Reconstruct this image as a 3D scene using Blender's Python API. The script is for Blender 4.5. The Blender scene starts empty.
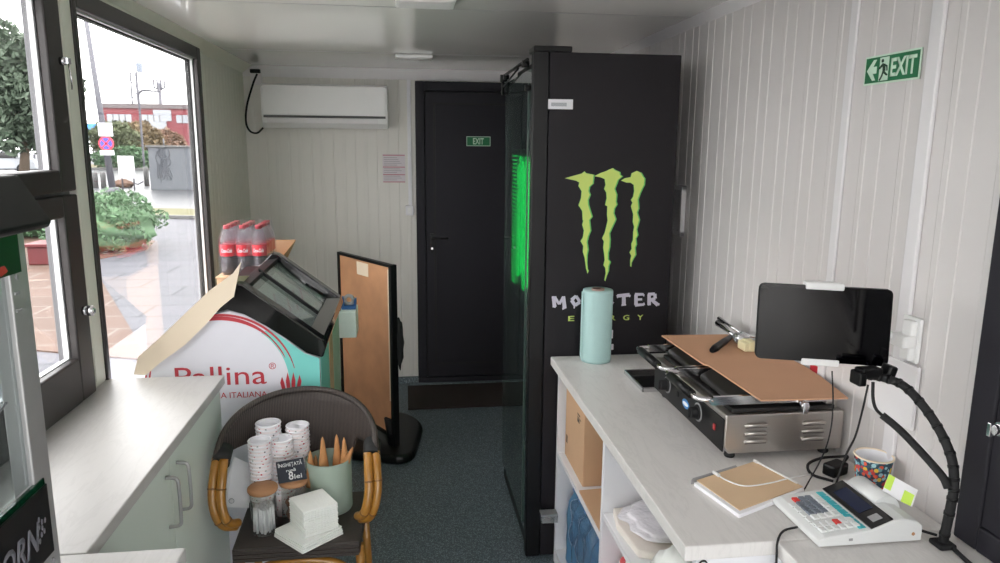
import bpy, bmesh, math, random
from mathutils import Vector, Matrix
random.seed(7)
C = bpy.context.scene.collection
sc = bpy.context.scene
PI = math.pi
# ------------------------------------------------------------------ camera
H = 1.62
FPX = 715.33
yaw, pitch, roll = 0.1351507, 0.185289, 0.0089113
cy_, sy_, cp_, sp_ = math.cos(yaw), math.sin(yaw), math.cos(pitch), math.sin(pitch)
_r = Vector((cy_, -sy_, 0)); FW = Vector((sy_*cp_, cy_*cp_, -sp_)); _u = _r.cross(FW)
RR = _r*math.cos(roll)+_u*math.sin(roll); UU = -_r*math.sin(roll)+_u*math.cos(roll)
CAM = Vector((0, 0, H))
cd = bpy.data.cameras.new('camera'); co = bpy.data.objects.new('camera', cd); C.objects.link(co)
cd.sensor_width = 36; cd.lens = FPX*36/1000; cd.clip_start = .02; cd.clip_end = 500
m = Matrix((RR, UU, -FW)).transposed().to_4x4(); m.translation = CAM
co.matrix_world = m
sc.camera = co

def at(px, py, ax, val):
    """point of the photographed place seen at a pixel, lying on a known plane"""
    d = FW+RR*((px-500)/FPX)-UU*((py-281.5)/FPX)
    i = 'xyz'.index(ax); t = (val-CAM[i])/d[i]
    return CAM+d*t

# ------------------------------------------------------------------ materials
def srgb(c):
    return tuple(((v/255)/12.92 if v/255 <= .04045 else ((v/255+.055)/1.055)**2.4) for v in c)+(1,)
def mat(name, col, rough=.5, metal=0, var=.06, scale=18, bump=0, bscale=None, coat=0, emit=None, es=0, stretch=None, spec=None):
    M = bpy.data.materials.new(name); M.use_nodes = True
    n = M.node_tree.nodes; l = M.node_tree.links; b = n['Principled BSDF']
    c = srgb(col)
    b.inputs['Roughness'].default_value = rough; b.inputs['Metallic'].default_value = metal
    if spec is not None: b.inputs['Specular IOR Level'].default_value = spec
    if coat: b.inputs['Coat Weight'].default_value = coat
    tc = n.new('ShaderNodeTexCoord'); mp = n.new('ShaderNodeMapping'); l.new(tc.outputs['Object'], mp.inputs[0])
    if stretch: mp.inputs['Scale'].default_value = stretch
    nz = n.new('ShaderNodeTexNoise'); nz.inputs['Scale'].default_value = scale; nz.inputs['Detail'].default_value = 4
    l.new(mp.outputs[0], nz.inputs['Vector'])
    mx = n.new('ShaderNodeMix'); mx.data_type = 'RGBA'
    mx.inputs[6].default_value = tuple(max(0, v*(1-var)) for v in c[:3])+(1,)
    mx.inputs[7].default_value = tuple(min(1, v*(1+var)) for v in c[:3])+(1,)
    l.new(nz.outputs['Fac'], mx.inputs[0]); l.new(mx.outputs[2], b.inputs['Base Color'])
    if bump:
        bp = n.new('ShaderNodeBump'); bp.inputs['Strength'].default_value = bump; bp.inputs['Distance'].default_value = .01
        nb = n.new('ShaderNodeTexNoise'); nb.inputs['Scale'].default_value = bscale or scale*4; nb.inputs['Detail'].default_value = 3
        l.new(mp.outputs[0], nb.inputs['Vector']); l.new(nb.outputs['Fac'], bp.inputs['Height']); l.new(bp.outputs[0], b.inputs['Normal'])
    if emit:
        b.inputs['Emission Color'].default_value = srgb(emit); b.inputs['Emission Strength'].default_value = es
    return M
def glassmat(name, tint=(255, 255, 255), refl=.9, rough=.02, fres=True, ior=1.45, dens=0, dcol=(200, 200, 200)):
    """clear pane: transparent with mirror reflection that grows toward grazing angles, optional milky film"""
    M = bpy.data.materials.new(name); M.use_nodes = True
    n = M.node_tree.nodes; l = M.node_tree.links
    for x in list(n): n.remove(x)
    o = n.new('ShaderNodeOutputMaterial'); t = n.new('ShaderNodeBsdfTransparent'); g = n.new('ShaderNodeBsdfGlossy')
    t.inputs[0].default_value = srgb(tint); g.inputs['Roughness'].default_value = rough; g.inputs['Color'].default_value = (1, 1, 1, 1)
    src = t.outputs[0]
    if dens:
        d = n.new('ShaderNodeBsdfDiffuse'); d.inputs[0].default_value = srgb(dcol)
        mm = n.new('ShaderNodeMixShader'); mm.inputs[0].default_value = dens
        l.new(t.outputs[0], mm.inputs[1]); l.new(d.outputs[0], mm.inputs[2]); src = mm.outputs[0]
    ms = n.new('ShaderNodeMixShader')
    lw = n.new('ShaderNodeLayerWeight'); lw.inputs[0].default_value = .5      # facing = 1 - |cos|, the same from both sides of the pane
    pw_ = n.new('ShaderNodeMath'); pw_.operation = 'POWER'; pw_.inputs[1].default_value = 4.5; l.new(lw.outputs['Facing'], pw_.inputs[0])
    f0 = ((ior-1)/(ior+1))**2
    ma = n.new('ShaderNodeMath'); ma.operation = 'MULTIPLY_ADD'; ma.inputs[1].default_value = refl; ma.inputs[2].default_value = f0; ma.use_clamp = True
    l.new(pw_.outputs[0], ma.inputs[0]); l.new(ma.outputs[0], ms.inputs[0])
    l.new(src, ms.inputs[1]); l.new(g.outputs[0], ms.inputs[2]); l.new(ms.outputs[0], o.inputs[0])
    return M
def worktop_mat(name, col=(218, 215, 213)):
    M = mat(name, col, .38, var=.04, scale=30, stretch=(6, 1, 1))
    n = M.node_tree.nodes; l = M.node_tree.links; b = n['Principled BSDF']
    tc = n.new('ShaderNodeTexCoord'); mp = n.new('ShaderNodeMapping'); mp.inputs['Scale'].default_value = (5, 1.1, 1); mp.inputs['Rotation'].default_value = (0, 0, .25)
    l.new(tc.outputs['Object'], mp.inputs[0])
    nz = n.new('ShaderNodeTexNoise'); nz.inputs['Scale'].default_value = 3.4; nz.inputs['Detail'].default_value = 9; nz.inputs['Roughness'].default_value = .65; nz.inputs['Distortion'].default_value = .8
    l.new(mp.outputs[0], nz.inputs['Vector'])
    cr = n.new('ShaderNodeValToRGB'); e = cr.color_ramp.elements
    e[0].position = .46; e[0].color = (1, 1, 1, 1); e[1].position = .54; e[1].color = (1, 1, 1, 1)
    k = cr.color_ramp.elements.new(.5); k.color = (.93, .93, .93, 1)
    l.new(nz.outputs['Fac'], cr.inputs[0])
    old = b.inputs['Base Color'].links[0].from_socket
    mu = n.new('ShaderNodeMix'); mu.data_type = 'RGBA'; mu.blend_type = 'MULTIPLY'; mu.inputs[0].default_value = 1
    l.new(old, mu.inputs[6]); l.new(cr.outputs[0], mu.inputs[7]); l.new(mu.outputs[2], b.inputs['Base Color'])
    return M
def fleck_mat(name, base, cols, scale=60, thr=.25, rough=.6):
    """printed paper: coloured flecks scattered by a voronoi pattern"""
    M = bpy.data.materials.new(name); M.use_nodes = True
    n = M.node_tree.nodes; l = M.node_tree.links; b = n['Principled BSDF']; b.inputs['Roughness'].default_value = rough
    tc = n.new('ShaderNodeTexCoord'); v = n.new('ShaderNodeTexVoronoi'); v.inputs['Scale'].default_value = scale
    l.new(tc.outputs['Object'], v.inputs['Vector'])
    lt = n.new('ShaderNodeMath'); lt.operation = 'LESS_THAN'; lt.inputs[1].default_value = thr; l.new(v.outputs['Distance'], lt.inputs[0])
    sp = n.new('ShaderNodeSeparateColor'); l.new(v.outputs['Color'], sp.inputs[0])
    cr = n.new('ShaderNodeValToRGB'); cr.color_ramp.interpolation = 'CONSTANT'
    el = cr.color_ramp.elements
    el[0].position = 0; el[0].color = srgb(cols[0]); el[1].position = 1/len(cols); el[1].color = srgb(cols[1])
    for i, c in enumerate(cols[2:], 2):
        k = el.new(i/len(cols)); k.color = srgb(c)
    l.new(sp.outputs[0], cr.inputs[0])
    mx = n.new('ShaderNodeMix'); mx.data_type = 'RGBA'; mx.inputs[6].default_value = srgb(base)
    l.new(lt.outputs[0], mx.inputs[0]); l.new(cr.outputs[0], mx.inputs[7]); l.new(mx.outputs[2], b.inputs['Base Color'])
    return M
def weave_mat(name, a, b_, scale=220, rough=.6, axis='X'):
    M = mat(name, a, rough, var=.1, scale=60)
    n = M.node_tree.nodes; l = M.node_tree.links; b = n['Principled BSDF']
    tc = n.new('ShaderNodeTexCoord'); w = n.new('ShaderNodeTexWave'); w.bands_direction = axis; w.inputs['Scale'].default_value = scale/6.283; w.inputs['Distortion'].default_value = 1.2
    w.inputs['Detail'].default_value = 2; w.inputs['Detail Scale'].default_value = 3
    l.new(tc.outputs['Object'], w.inputs['Vector'])
    mx = n.new('ShaderNodeMix'); mx.data_type = 'RGBA'; mx.inputs[6].default_value = srgb(a); mx.inputs[7].default_value = srgb(b_)
    l.new(w.outputs['Fac'], mx.inputs[0]); l.new(mx.outputs[2], b.inputs['Base Color'])
    bp = n.new('ShaderNodeBump'); bp.inputs['Strength'].default_value = .5; bp.inputs['Distance'].default_value = .002
    l.new(w.outputs['Fac'], bp.inputs['Height']); l.new(bp.outputs[0], b.inputs['Normal'])
    return M
def printed_mat(name, base, c1, c2):
    M = mat(name, base, .35); n = M.node_tree.nodes; l = M.node_tree.links; b = n['Principled BSDF']
    nz = n.new('ShaderNodeTexNoise'); nz.inputs['Scale'].default_value = 9; tc = n.new('ShaderNodeTexCoord'); l.new(tc.outputs['Object'], nz.inputs['Vector'])
    cr = n.new('ShaderNodeValToRGB'); cr.color_ramp.interpolation = 'CONSTANT'; e = cr.color_ramp.elements
    e[0].color = srgb(base); e[1].position = .53; e[1].color = srgb(c1); k = e.new(.62); k.color = srgb(c2); k2 = e.new(.67); k2.color = srgb(base)
    l.new(nz.outputs['Fac'], cr.inputs[0]); l.new(cr.outputs[0], b.inputs['Base Color']); return M
def brick_mat(name, c1, c2, mortar, scale=1, rough=.5, bw=.5, bh=.25, ms=.02, bump=0):
    M = bpy.data.materials.new(name); M.use_nodes = True
    n = M.node_tree.nodes; l = M.node_tree.links; b = n['Principled BSDF']; b.inputs['Roughness'].default_value = rough; b.inputs['Specular IOR Level'].default_value = .12
    tc = n.new('ShaderNodeTexCoord'); k = n.new('ShaderNodeTexBrick')
    k.inputs['Color1'].default_value = srgb(c1); k.inputs['Color2'].default_value = srgb(c2); k.inputs['Mortar'].default_value = srgb(mortar)
    k.inputs['Scale'].default_value = scale; k.inputs['Brick Width'].default_value = bw; k.inputs['Row Height'].default_value = bh; k.inputs['Mortar Size'].default_value = ms
    l.new(tc.outputs['Object'], k.inputs['Vector']); l.new(k.outputs['Color'], b.inputs['Base Color'])
    return M

MT = {}
MT['panel'] = mat('painted_panel', (212, 208, 207), .45, var=.02, scale=2)
MT['panel_green'] = mat('painted_panel_green', (218, 219, 208), .45, var=.02, scale=2)
MT['panel_back'] = mat('painted_panel_back', (222, 220, 214), .45, var=.02, scale=2)
MT['trimw'] = mat('white_trim', (226, 224, 226), .4, var=.02)
MT['trimg'] = mat('green_white_trim', (222, 224, 212), .45, var=.02)
MT['ceil'] = mat('ceiling_sheet', (240, 239, 236), .16, var=.03, scale=1.5, spec=1.0, coat=.6)
MT['floor'] = fleck_mat('speckled_vinyl', (96, 108, 116), [(66, 78, 86), (130, 146, 152), (76, 88, 96), (150, 164, 168)], scale=190, thr=.45, rough=.5)
MT['winframe'] = mat('dark_window_frame', (40, 35, 35), .42, var=.12, scale=5)
MT['winmid'] = mat('grey_window_frame', (96, 96, 100), .4, var=.03)
MT['winout'] = mat('pale_window_frame', (205, 206, 208), .4, var=.03)
MT['glass'] = glassmat('window_glass', (250, 250, 250), dens=.008, dcol=(225, 225, 228), refl=.35)  # faint white film paints outdoor haze into the panes
MT['door'] = mat('anthracite_door', (34, 33, 40), .6, var=.06, scale=4, spec=.3)
MT['doordark'] = mat('dark_door_gap', (12, 12, 14), .6)
MT['chrome'] = mat('chrome', (215, 215, 218), .14, metal=1, var=.02)
MT['steel'] = mat('brushed_steel', (196, 192, 188), .34, metal=1, var=.06, scale=6, stretch=(1, 1, 40), bump=.05)
MT['alu'] = mat('aluminium', (172, 172, 172), .4, metal=.6, var=.05)
MT['black'] = mat('black_plastic', (13, 13, 15), .4, var=.1, spec=.3)
MT['blackgloss'] = mat('black_gloss', (10, 10, 12), .08, var=.02, coat=.5)
MT['blackmatte'] = mat('black_rubber', (24, 24, 26), .75, var=.1)
MT['fridge'] = mat('fridge_side_sheet', (24, 21, 26), .5, var=.06, scale=3, spec=.3)
MT['white'] = mat('white_plastic', (232, 232, 232), .35, var=.02)
MT['shelf'] = mat('white_melamine', (226, 226, 230), .45, var=.02)
MT['cab'] = mat('pale_green_melamine', (212, 222, 212), .42, var=.02, scale=3)
MT['worktop'] = worktop_mat('pale_stone_laminate')
MT['worktop_left'] = worktop_mat('pale_stone_laminate_dimmed', (182, 180, 178))  # same laminate, darkened to offset the strong window light on the left
MT['kraft'] = mat('kraft_board', (196, 150, 118), .8, var=.05, scale=9, bump=.05)
MT['carton'] = mat('carton_board', (202, 164, 130), .8, var=.05, scale=9, bump=.05)
MT['cream'] = mat('cream_board', (236, 220, 196), .75, var=.03, scale=9)
MT['teal'] = mat('teal_print', (122, 208, 200), .45, var=.02)
MT['sheetw'] = mat('white_print', (224, 224, 232), .4, var=.02)
MT['redp'] = mat('red_print', (188, 54, 66), .5, var=.03)
MT['roll'] = mat('aqua_paper', (172, 204, 202), .85, var=.03, scale=40, bump=.1)
MT['core'] = mat('card_core', (176, 150, 140), .85)
MT['green'] = mat('sign_green', (10, 112, 66), .45, var=.02)
MT['signw'] = mat('sign_white', (206, 232, 212), .5, var=.02)
MT['signdk'] = mat('sign_dark', (20, 60, 40), .6)
MT['led'] = mat('led_green', (0, 210, 90), .4, emit=(0, 255, 110), es=1.3)
MT['ledoff'] = mat('led_strip_base', (8, 60, 34), .4)
MT['wordmark'] = mat('wordmark_white', (205, 200, 214), .5)
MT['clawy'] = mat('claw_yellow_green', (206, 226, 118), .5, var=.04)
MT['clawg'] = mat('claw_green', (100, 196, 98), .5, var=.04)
MT['paperw'] = mat('white_paper', (236, 236, 240), .85, var=.02)
MT['napkin'] = mat('napkin_paper', (238, 240, 236), .95, var=.02, scale=60, bump=.3, bscale=140)
MT['slate'] = mat('slate_board', (38, 42, 52), .7, var=.1)
MT['chalk'] = mat('chalk', (226, 228, 226), .9)
MT['sage'] = mat('sage_metal', (152, 168, 154), .55, var=.04)
MT['cone'] = mat('waffle', (196, 142, 92), .8, var=.14, scale=80, bump=.3)
MT['lidwood'] = mat('lid_wood', (172, 126, 88), .6, var=.12, scale=20, stretch=(1, 8, 1))
MT['jar'] = glassmat('jar_glass', (240, 242, 240), ior=1.5, refl=.9, dens=.06)
MT['biscuit'] = mat('biscuit', (122, 78, 50), .8, var=.2, scale=60)
MT['bamboo'] = mat('bamboo_cane', (158, 110, 42), .3, var=.3, scale=9, coat=.3)
MT['node'] = mat('bamboo_node', (120, 82, 36), .4)
MT['weave'] = weave_mat('dark_textile', (28, 25, 25), (82, 72, 67), 420)
MT['weaveseat'] = weave_mat('dark_textile_seat', (36, 32, 32), (74, 64, 58), 420, axis='Y')
MT['wrap'] = mat('dark_binding', (22, 23, 24), .7, var=.2, scale=80)
MT['cupprint'] = fleck_mat('cup_print', (236, 228, 228), [(196, 70, 84), (90, 120, 110), (210, 120, 140), (190, 60, 80), (80, 80, 90)], scale=95, thr=.27)
MT['cupblue'] = fleck_mat('cup_pattern', (40, 78, 96), [(220, 90, 60), (230, 190, 60), (160, 200, 210), (200, 60, 60), (30, 50, 70), (110, 160, 170)], scale=110, thr=.55)
MT['cola'] = mat('cola', (36, 22, 20), .12, var=.05, coat=.5)
MT['pet'] = glassmat('clear_bottle', (235, 232, 235), ior=1.35, refl=.5, dens=.10, dcol=(170, 165, 172))
MT['film'] = glassmat('shrink_film', (250, 250, 252), ior=1.3, refl=.5, dens=.03, dcol=(230, 230, 235))
MT['bag'] = glassmat('clear_bag', (245, 245, 250), ior=1.35, dens=.45, dcol=(225, 222, 228))
MT['freezglass'] = glassmat('freezer_glass', (235, 240, 240), ior=1.5, dens=.22, dcol=(190, 202, 198))
MT['freezin'] = mat('freezer_inside', (235, 240, 236), .5, var=.05)
MT['redcap'] = mat('red_cap', (168, 44, 56), .45)
MT['redlab'] = mat('red_label', (190, 28, 46), .45)
MT['mat'] = mat('brown_mat', (54, 44, 42), .95, var=.15, scale=200, bump=.4)
MT['boardbrown'] = mat('scuffed_brown_board', (200, 150, 112), .55, var=.42, scale=5)
MT['bluep'] = mat('blue_plastic', (40, 92, 150), .4)
MT['waterblue'] = glassmat('blue_bottle', (130, 190, 230), ior=1.35, dens=.4, dcol=(130, 184, 216))
MT['screen'] = mat('screen_black', (3, 3, 5), .05, var=0, spec=.35)
MT['keyw'] = mat('white_key', (226, 228, 228), .5)
MT['keyg'] = mat('grey_key', (112, 120, 132), .5)
MT['keyr'] = mat('red_key', (222, 62, 56), .5)
MT['keyt'] = mat('turquoise_key', (52, 172, 182), .5)
MT['regbody'] = mat('register_body', (222, 224, 224), .42, var=.02)
MT['lcd'] = mat('lcd', (30, 38, 62), .15)
MT['lime'] = mat('lime_print', (198, 232, 88), .6)
MT['cheese'] = mat('pale_yellow', (230, 220, 178), .6)
MT['foil'] = mat('foil', (214, 214, 216), .25, metal=.8, bump=.6, bscale=60)
MT['bluebadge'] = mat('blue_badge', (70, 140, 205), .4)
MT['ind'] = mat('red_indicator', (170, 40, 46), .3)
MT['grill'] = mat('cast_iron', (32, 30, 30), .45, var=.15)
MT['slotgrey'] = mat('slot_grey', (84, 84, 86), .6)
MT['ventgrey'] = mat('vent_grey', (150, 150, 152), .5)
MT['junction'] = mat('junction_white', (224, 224, 228), .4)
MT['darkgreen'] = glassmat('green_acrylic', (30, 110, 70), ior=1.4, dens=.35, dcol=(12, 70, 45))
MT['mglass'] = glassmat('cloudy_glass', (235, 238, 238), ior=1.35, refl=.5, dens=.04, dcol=(170, 172, 172))
MT['poptxt'] = mat('grey_lettering', (108, 108, 116), .5)
MT['asphalt'] = mat('asphalt', (60, 62, 66), .35, var=.1, scale=.6, spec=.3)
MT['pave'] = brick_mat('grey_paving', (84, 84, 90), (80, 81, 86), (58, 60, 64), scale=1, rough=.6, bw=1.2, bh=.6, ms=.02)
MT['pavered'] = brick_mat('brown_paving', (88, 70, 62), (82, 66, 58), (100, 92, 86), scale=1, rough=.6, bw=1.2, bh=.6, ms=.02)
MT['kerb'] = mat('kerb_stone', (90, 90, 90), .6)
MT['grass'] = mat('grass', (84, 82, 50), .9, var=.3, scale=2, bump=.5)
MT['leafd'] = mat('leaf_green', (66, 80, 64), .7, var=.3, scale=3)
MT['leafm'] = mat('leaf_juniper', (74, 104, 72), .7, var=.3, scale=3)
MT['leafmix'] = mat('leaf_mix', (86, 94, 66), .8, var=.4, scale=1)
MT['leafmix2'] = mat('leaf_mix2', (110, 94, 68), .8, var=.4, scale=1)
MT['leafo'] = mat('leaf_autumn', (118, 92, 76), .7, var=.3, scale=3)
MT['trunk'] = mat('trunk', (90, 78, 66), .9, var=.3)
MT['brickred'] = mat('red_facade', (116, 56, 62), .8, var=.08, scale=.5)
MT['facadewin'] = mat('facade_glass', (140, 144, 150), .2)
MT['facadegrey'] = mat('facade_grey', (92, 84, 86), .7)
MT['polegrey'] = mat('pole_grey', (80, 80, 88), .5)
MT['signblue'] = mat('sign_blue', (54, 70, 170), .5)
MT['signred'] = mat('sign_red', (205, 50, 70), .5)
MT['utility'] = mat('utility_grey', (86, 90, 96), .6, var=.08, scale=1.5)
MT['graffiti'] = mat('graffiti', (70, 74, 82), .7)
MT['bollard'] = mat('bollard_grey', (84, 84, 84), .6)
MT['dog'] = mat('brown_stone', (90, 66, 52), .8, var=.2)
MT['darkred'] = mat('dark_red_paint', (84, 22, 26), .5)
MT['carw'] = mat('car_paint', (190, 194, 200), .25)

# ------------------------------------------------------------------ helpers
class MB:
    def __init__(s): s.bm = bmesh.new()
    def box(s, lo, hi, mi=0):
        x0, y0, z0 = lo; x1, y1, z1 = hi
        v = [s.bm.verts.new(p) for p in ((x0,y0,z0),(x1,y0,z0),(x1,y1,z0),(x0,y1,z0),(x0,y0,z1),(x1,y0,z1),(x1,y1,z1),(x0,y1,z1))]
        for f in ((3,2,1,0),(4,5,6,7),(0,1,5,4),(1,2,6,5),(2,3,7,6),(3,0,4,7)):
            s.bm.faces.new([v[i] for i in f]).material_index = mi
        return v
    def obox(s, c, size, rz=0, rx=0, ry=0):
        v = s.box([-a/2 for a in size], [a/2 for a in size])
        M = Matrix.Translation(Vector(c)) @ Matrix.Rotation(rz,4,'Z') @ Matrix.Rotation(ry,4,'Y') @ Matrix.Rotation(rx,4,'X')
        for a in v: a.co = M @ a.co
    def cyl(s, p0, p1, r0, r1=None, n=20, cap=True):
        s.tube([p0, p1], [r0, r0 if r1 is None else r1], n, cap)
    def tube(s, pts, r, n=12, cap=True):
        pts = [Vector(p) for p in pts]
        rs = r if isinstance(r, (list, tuple)) else [r]*len(pts)
        rings = []; prev = None
        for i, p in enumerate(pts):
            t = (pts[min(i+1, len(pts)-1)]-pts[max(i-1, 0)]).normalized()
            if prev is None:
                a = Vector((0, 0, 1)) if abs(t.z) < .9 else Vector((1, 0, 0))
                nx = t.cross(a).normalized()
            else:
                nx = (prev-t*prev.dot(t)).normalized()
            prev = nx; ny = t.cross(nx)
            rings.append([s.bm.verts.new(p+(nx*math.cos(2*PI*k/n)+ny*math.sin(2*PI*k/n))*rs[i]) for k in range(n)])
        for a, b in zip(rings, rings[1:]):
            for k in range(n):
                f = s.bm.faces.new([a[k], a[(k+1)%n], b[(k+1)%n], b[k]]); f.smooth = True
        if cap:
            s.bm.faces.new(rings[0][::-1]); s.bm.faces.new(rings[-1])
    def lathe(s, prof, c=(0,0,0), n=24):
        c = Vector(c); rings = []
        for r, z in prof:
            rings.append([s.bm.verts.new(c+Vector((r*math.cos(2*PI*k/n), r*math.sin(2*PI*k/n), z))) for k in range(n)])
        for a, b in zip(rings, rings[1:]):
            for k in range(n):
                f = s.bm.faces.new([a[k], a[(k+1)%n], b[(k+1)%n], b[k]]); f.smooth = True
        if prof[0][0] > 1e-4: s.bm.faces.new(rings[0][::-1])
        if prof[-1][0] > 1e-4: s.bm.faces.new(rings[-1])
    def shell(s, prof, c=(0,0,0), n=24):
        """closed lathe loop (open vessel with wall thickness)"""
        c = Vector(c); rings = []
        for r, z in prof:
            rings.append([s.bm.verts.new(c+Vector((r*math.cos(2*PI*k/n), r*math.sin(2*PI*k/n), z))) for k in range(n)])
        for a, b in zip(rings, rings[1:]):
            for k in range(n):
                f = s.bm.faces.new([a[k], a[(k+1)%n], b[(k+1)%n], b[k]]); f.smooth = True
        s.bm.faces.new(rings[0][::-1]); s.bm.faces.new(rings[-1])
    def prism(s, pts, vec):
        """polygon of 3-D points extruded along vec"""
        vec = Vector(vec); a = [s.bm.verts.new(Vector(p)) for p in pts]; b = [s.bm.verts.new(Vector(p)+vec) for p in pts]
        n = len(a)
        s.bm.faces.new(a[::-1]); s.bm.faces.new(b)
        for k in range(n): s.bm.faces.new([a[k], a[(k+1)%n], b[(k+1)%n], b[k]])
    def quad(s, pts): s.bm.faces.new([s.bm.verts.new(Vector(p)) for p in pts])
    def torus(s, c, R, r, axis='z', n=28, k=8, a0=0, a1=2*PI):
        pts = []
        full = abs(a1-a0-2*PI) < 1e-6
        for i in range(n+1):
            a = a0+(a1-a0)*i/n; u, v = R*math.cos(a), R*math.sin(a)
            d = {'z': (u, v, 0), 'y': (u, 0, v), 'x': (0, u, v)}[axis]
            pts.append(Vector(c)+Vector(d))
        s.tube(pts, r, k, cap=not full)
    def blob(s, c, rad, seed=0, amp=.15, sub=3):
        before = set(s.bm.verts)
        bmesh.ops.create_icosphere(s.bm, subdivisions=sub, radius=1)
        rnd = random.Random(seed)
        ph = [rnd.uniform(0, 6) for _ in range(6)]
        for v in s.bm.verts:
            if v in before: continue
            p = v.co.copy()
            k = 1+amp*(math.sin(p.x*4+ph[0])*math.sin(p.y*5+ph[1])+.5*math.sin(p.z*9+ph[2]+p.x*6)+.4*math.sin(p.y*13+ph[3]))
            v.co = Vector((c[0]+p.x*rad[0]*k, c[1]+p.y*rad[1]*k, c[2]+p.z*rad[2]*k))
        for f in s.bm.faces: f.smooth = True
    def build(s, name, m, parent=None, bevel=0, seg=2, world=True, norm=True):
        if norm: bmesh.ops.recalc_face_normals(s.bm, faces=s.bm.faces)
        me = bpy.data.meshes.new(name); s.bm.to_mesh(me); s.bm.free()
        o = bpy.data.objects.new(name, me); C.objects.link(o)
        for k in (m if isinstance(m, (list, tuple)) else [m]): me.materials.append(MT[k] if isinstance(k, str) else k)
        if bevel:
            b = o.modifiers.new('bevel', 'BEVEL'); b.width = bevel; b.segments = seg; b.limit_method = 'ANGLE'; b.angle_limit = .6
        if parent is not None:
            o.parent = parent
            if world:
                off = Vector((0, 0, 0)); p = parent
                while p is not None: off += p.location; p = p.parent
                me.transform(Matrix.Translation(-off))
        return o
def tag(o, label=None, cat=None, group=None, kind=None):
    if label: o['label'] = label
    if cat: o['category'] = cat
    if group: o['group'] = group
    if kind: o['kind'] = kind
    return o
def thing(name, label, cat, loc=(0,0,0), group=None, rz=0):
    o = bpy.data.objects.new(name, None); C.objects.link(o); o.location = loc; o.rotation_euler.z = rz
    o.empty_display_size = .05
    return tag(o, label, cat, group)
def struct(o): o['kind'] = 'structure'; return o
def copy_tree(o, parent=None):
    c = o.copy(); C.objects.link(c); c.parent = parent
    for ch in list(o.children): copy_tree(ch, c)
    return c
def text(name, s, origin, xdir, updir, height, m, parent=None, width=None, depth=.0006, offset=0, shear=0, spacing=1):
    """flat lettering: cap height = height; origin = lower-left; lies in plane xdir/updir"""
    cu = bpy.data.curves.new(name, 'FONT'); cu.body = s; cu.size = 1; cu.offset = offset; cu.shear = shear; cu.space_character = spacing; cu.resolution_u = 3
    t = bpy.data.objects.new(name, cu); C.objects.link(t)
    bpy.context.view_layer.update()
    dg = bpy.context.evaluated_depsgraph_get()
    me = bpy.data.meshes.new_from_object(t.evaluated_get(dg))
    bpy.data.objects.remove(t); bpy.data.curves.remove(cu)
    xs = [v.co.x for v in me.vertices]
    cap = .69
    k = height/cap; kx = width/(max(xs)-min(xs)) if width else k; x0 = min(xs)
    X = Vector(xdir).normalized(); U = Vector(updir).normalized(); N = X.cross(U)
    bm = bmesh.new(); bm.from_mesh(me); bpy.data.meshes.remove(me)
    for v in bm.verts:
        p = v.co.copy(); v.co = Vector(origin)+X*(p.x-x0)*kx+U*p.y*k
    g = bmesh.ops.extrude_face_region(bm, geom=list(bm.faces))
    for v in [e for e in g['geom'] if isinstance(e, bmesh.types.BMVert)]: v.co += N*depth
    b = MB(); b.bm.free(); b.bm = bm
    return b.build(name, m, parent)
def smooth_path(pts, n=8):
    pts = [Vector(p) for p in pts]; out = []
    P = [pts[0]*2-pts[1]]+pts+[pts[-1]*2-pts[-2]]
    for i in range(1, len(P)-2):
        a, b, c, d = P[i-1:i+3]
        for k in range(n):
            t = k/n
            out.append(.5*((2*b)+(c-a)*t+(2*a-5*b+4*c-d)*t*t+(3*b-a-3*c+d)*t**3))
    out.append(pts[-1]); return out

# ------------------------------------------------------------------ room shell
XL, XR, YB, ZC, YF = -.95, 1.12, 4.83, 2.11, -1.4
XF = -.985          # the plain panel beyond the windows is set back a little
TH = .08
b = MB(); b.box((XF-TH, YF-TH, -.08), (XR+TH, YB+TH, 0)); struct(b.build('floor', 'floor'))
b = MB(); b.box((XF-TH, YF-TH, ZC), (XR+TH, YB+TH, ZC+.08)); struct(b.build('ceiling', 'ceil'))
def ribbed(name, m, p0, p1, z0, z1, out, period=.070, parent=None, TH=TH):
    """sandwich panel: vertical ribs along p0->p1, thickness towards 'out'"""
    p0 = Vector(p0); p1 = Vector(p1); L = (p1-p0).length; d = (p1-p0)/L; o = Vector(out)
    prof = []
    s = 0; i = 0
    while s < L:
        e = min(s+period, L)
        if e-s < period*.99: prof += [(s, 0)]; s = e; continue
        if i % 2 == 0: prof += [(s, 0), (s+period-.010, 0), (s+period-.0075, -.0024), (s+period-.0025, -.0024)]
        else: prof += [(s, 0), (s+period-.022, 0), (s+period-.019, .0018), (s+period-.004, .0018)]
        s = e; i += 1
    prof += [(L, 0)]
    pts = [p0+d*a-o*h for a, h in prof]
    # front surface follows the ribs, back is plain
    b = MB(); n = len(pts)
    lo = [b.bm.verts.new((p.x, p.y, z0)) for p in pts]; hi = [b.bm.verts.new((p.x, p.y, z1)) for p in pts]
    for k in range(n-1): b.bm.faces.new([lo[k], lo[k+1], hi[k+1], hi[k]])
    q0 = p0+o*TH; q1 = p1+o*TH
    a0, a1, c0, c1 = [b.bm.verts.new(t) for t in ((q0.x,q0.y,z0),(q1.x,q1.y,z0),(q0.x,q0.y,z1),(q1.x,q1.y,z1))]
    b.bm.faces.new([a1, a0, c0, c1]); b.bm.faces.new([a0, lo[0], hi[0], c0]); b.bm.faces.new([lo[-1], a1, c1, hi[-1]])
    b.bm.faces.new([a0, a1]+lo[::-1]); b.bm.faces.new(hi+[c1, c0])
    return struct(b.build(name, m, parent))
ribbed('wall_back', 'panel_back', (XF-TH, YB, 0), (XR+TH, YB, 0), 0, ZC, (0, 1, 0))
ribbed('wall_right', 'panel', (XR, .12, 0), (XR, YB, 0), 0, ZC, (1, 0, 0))
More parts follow.
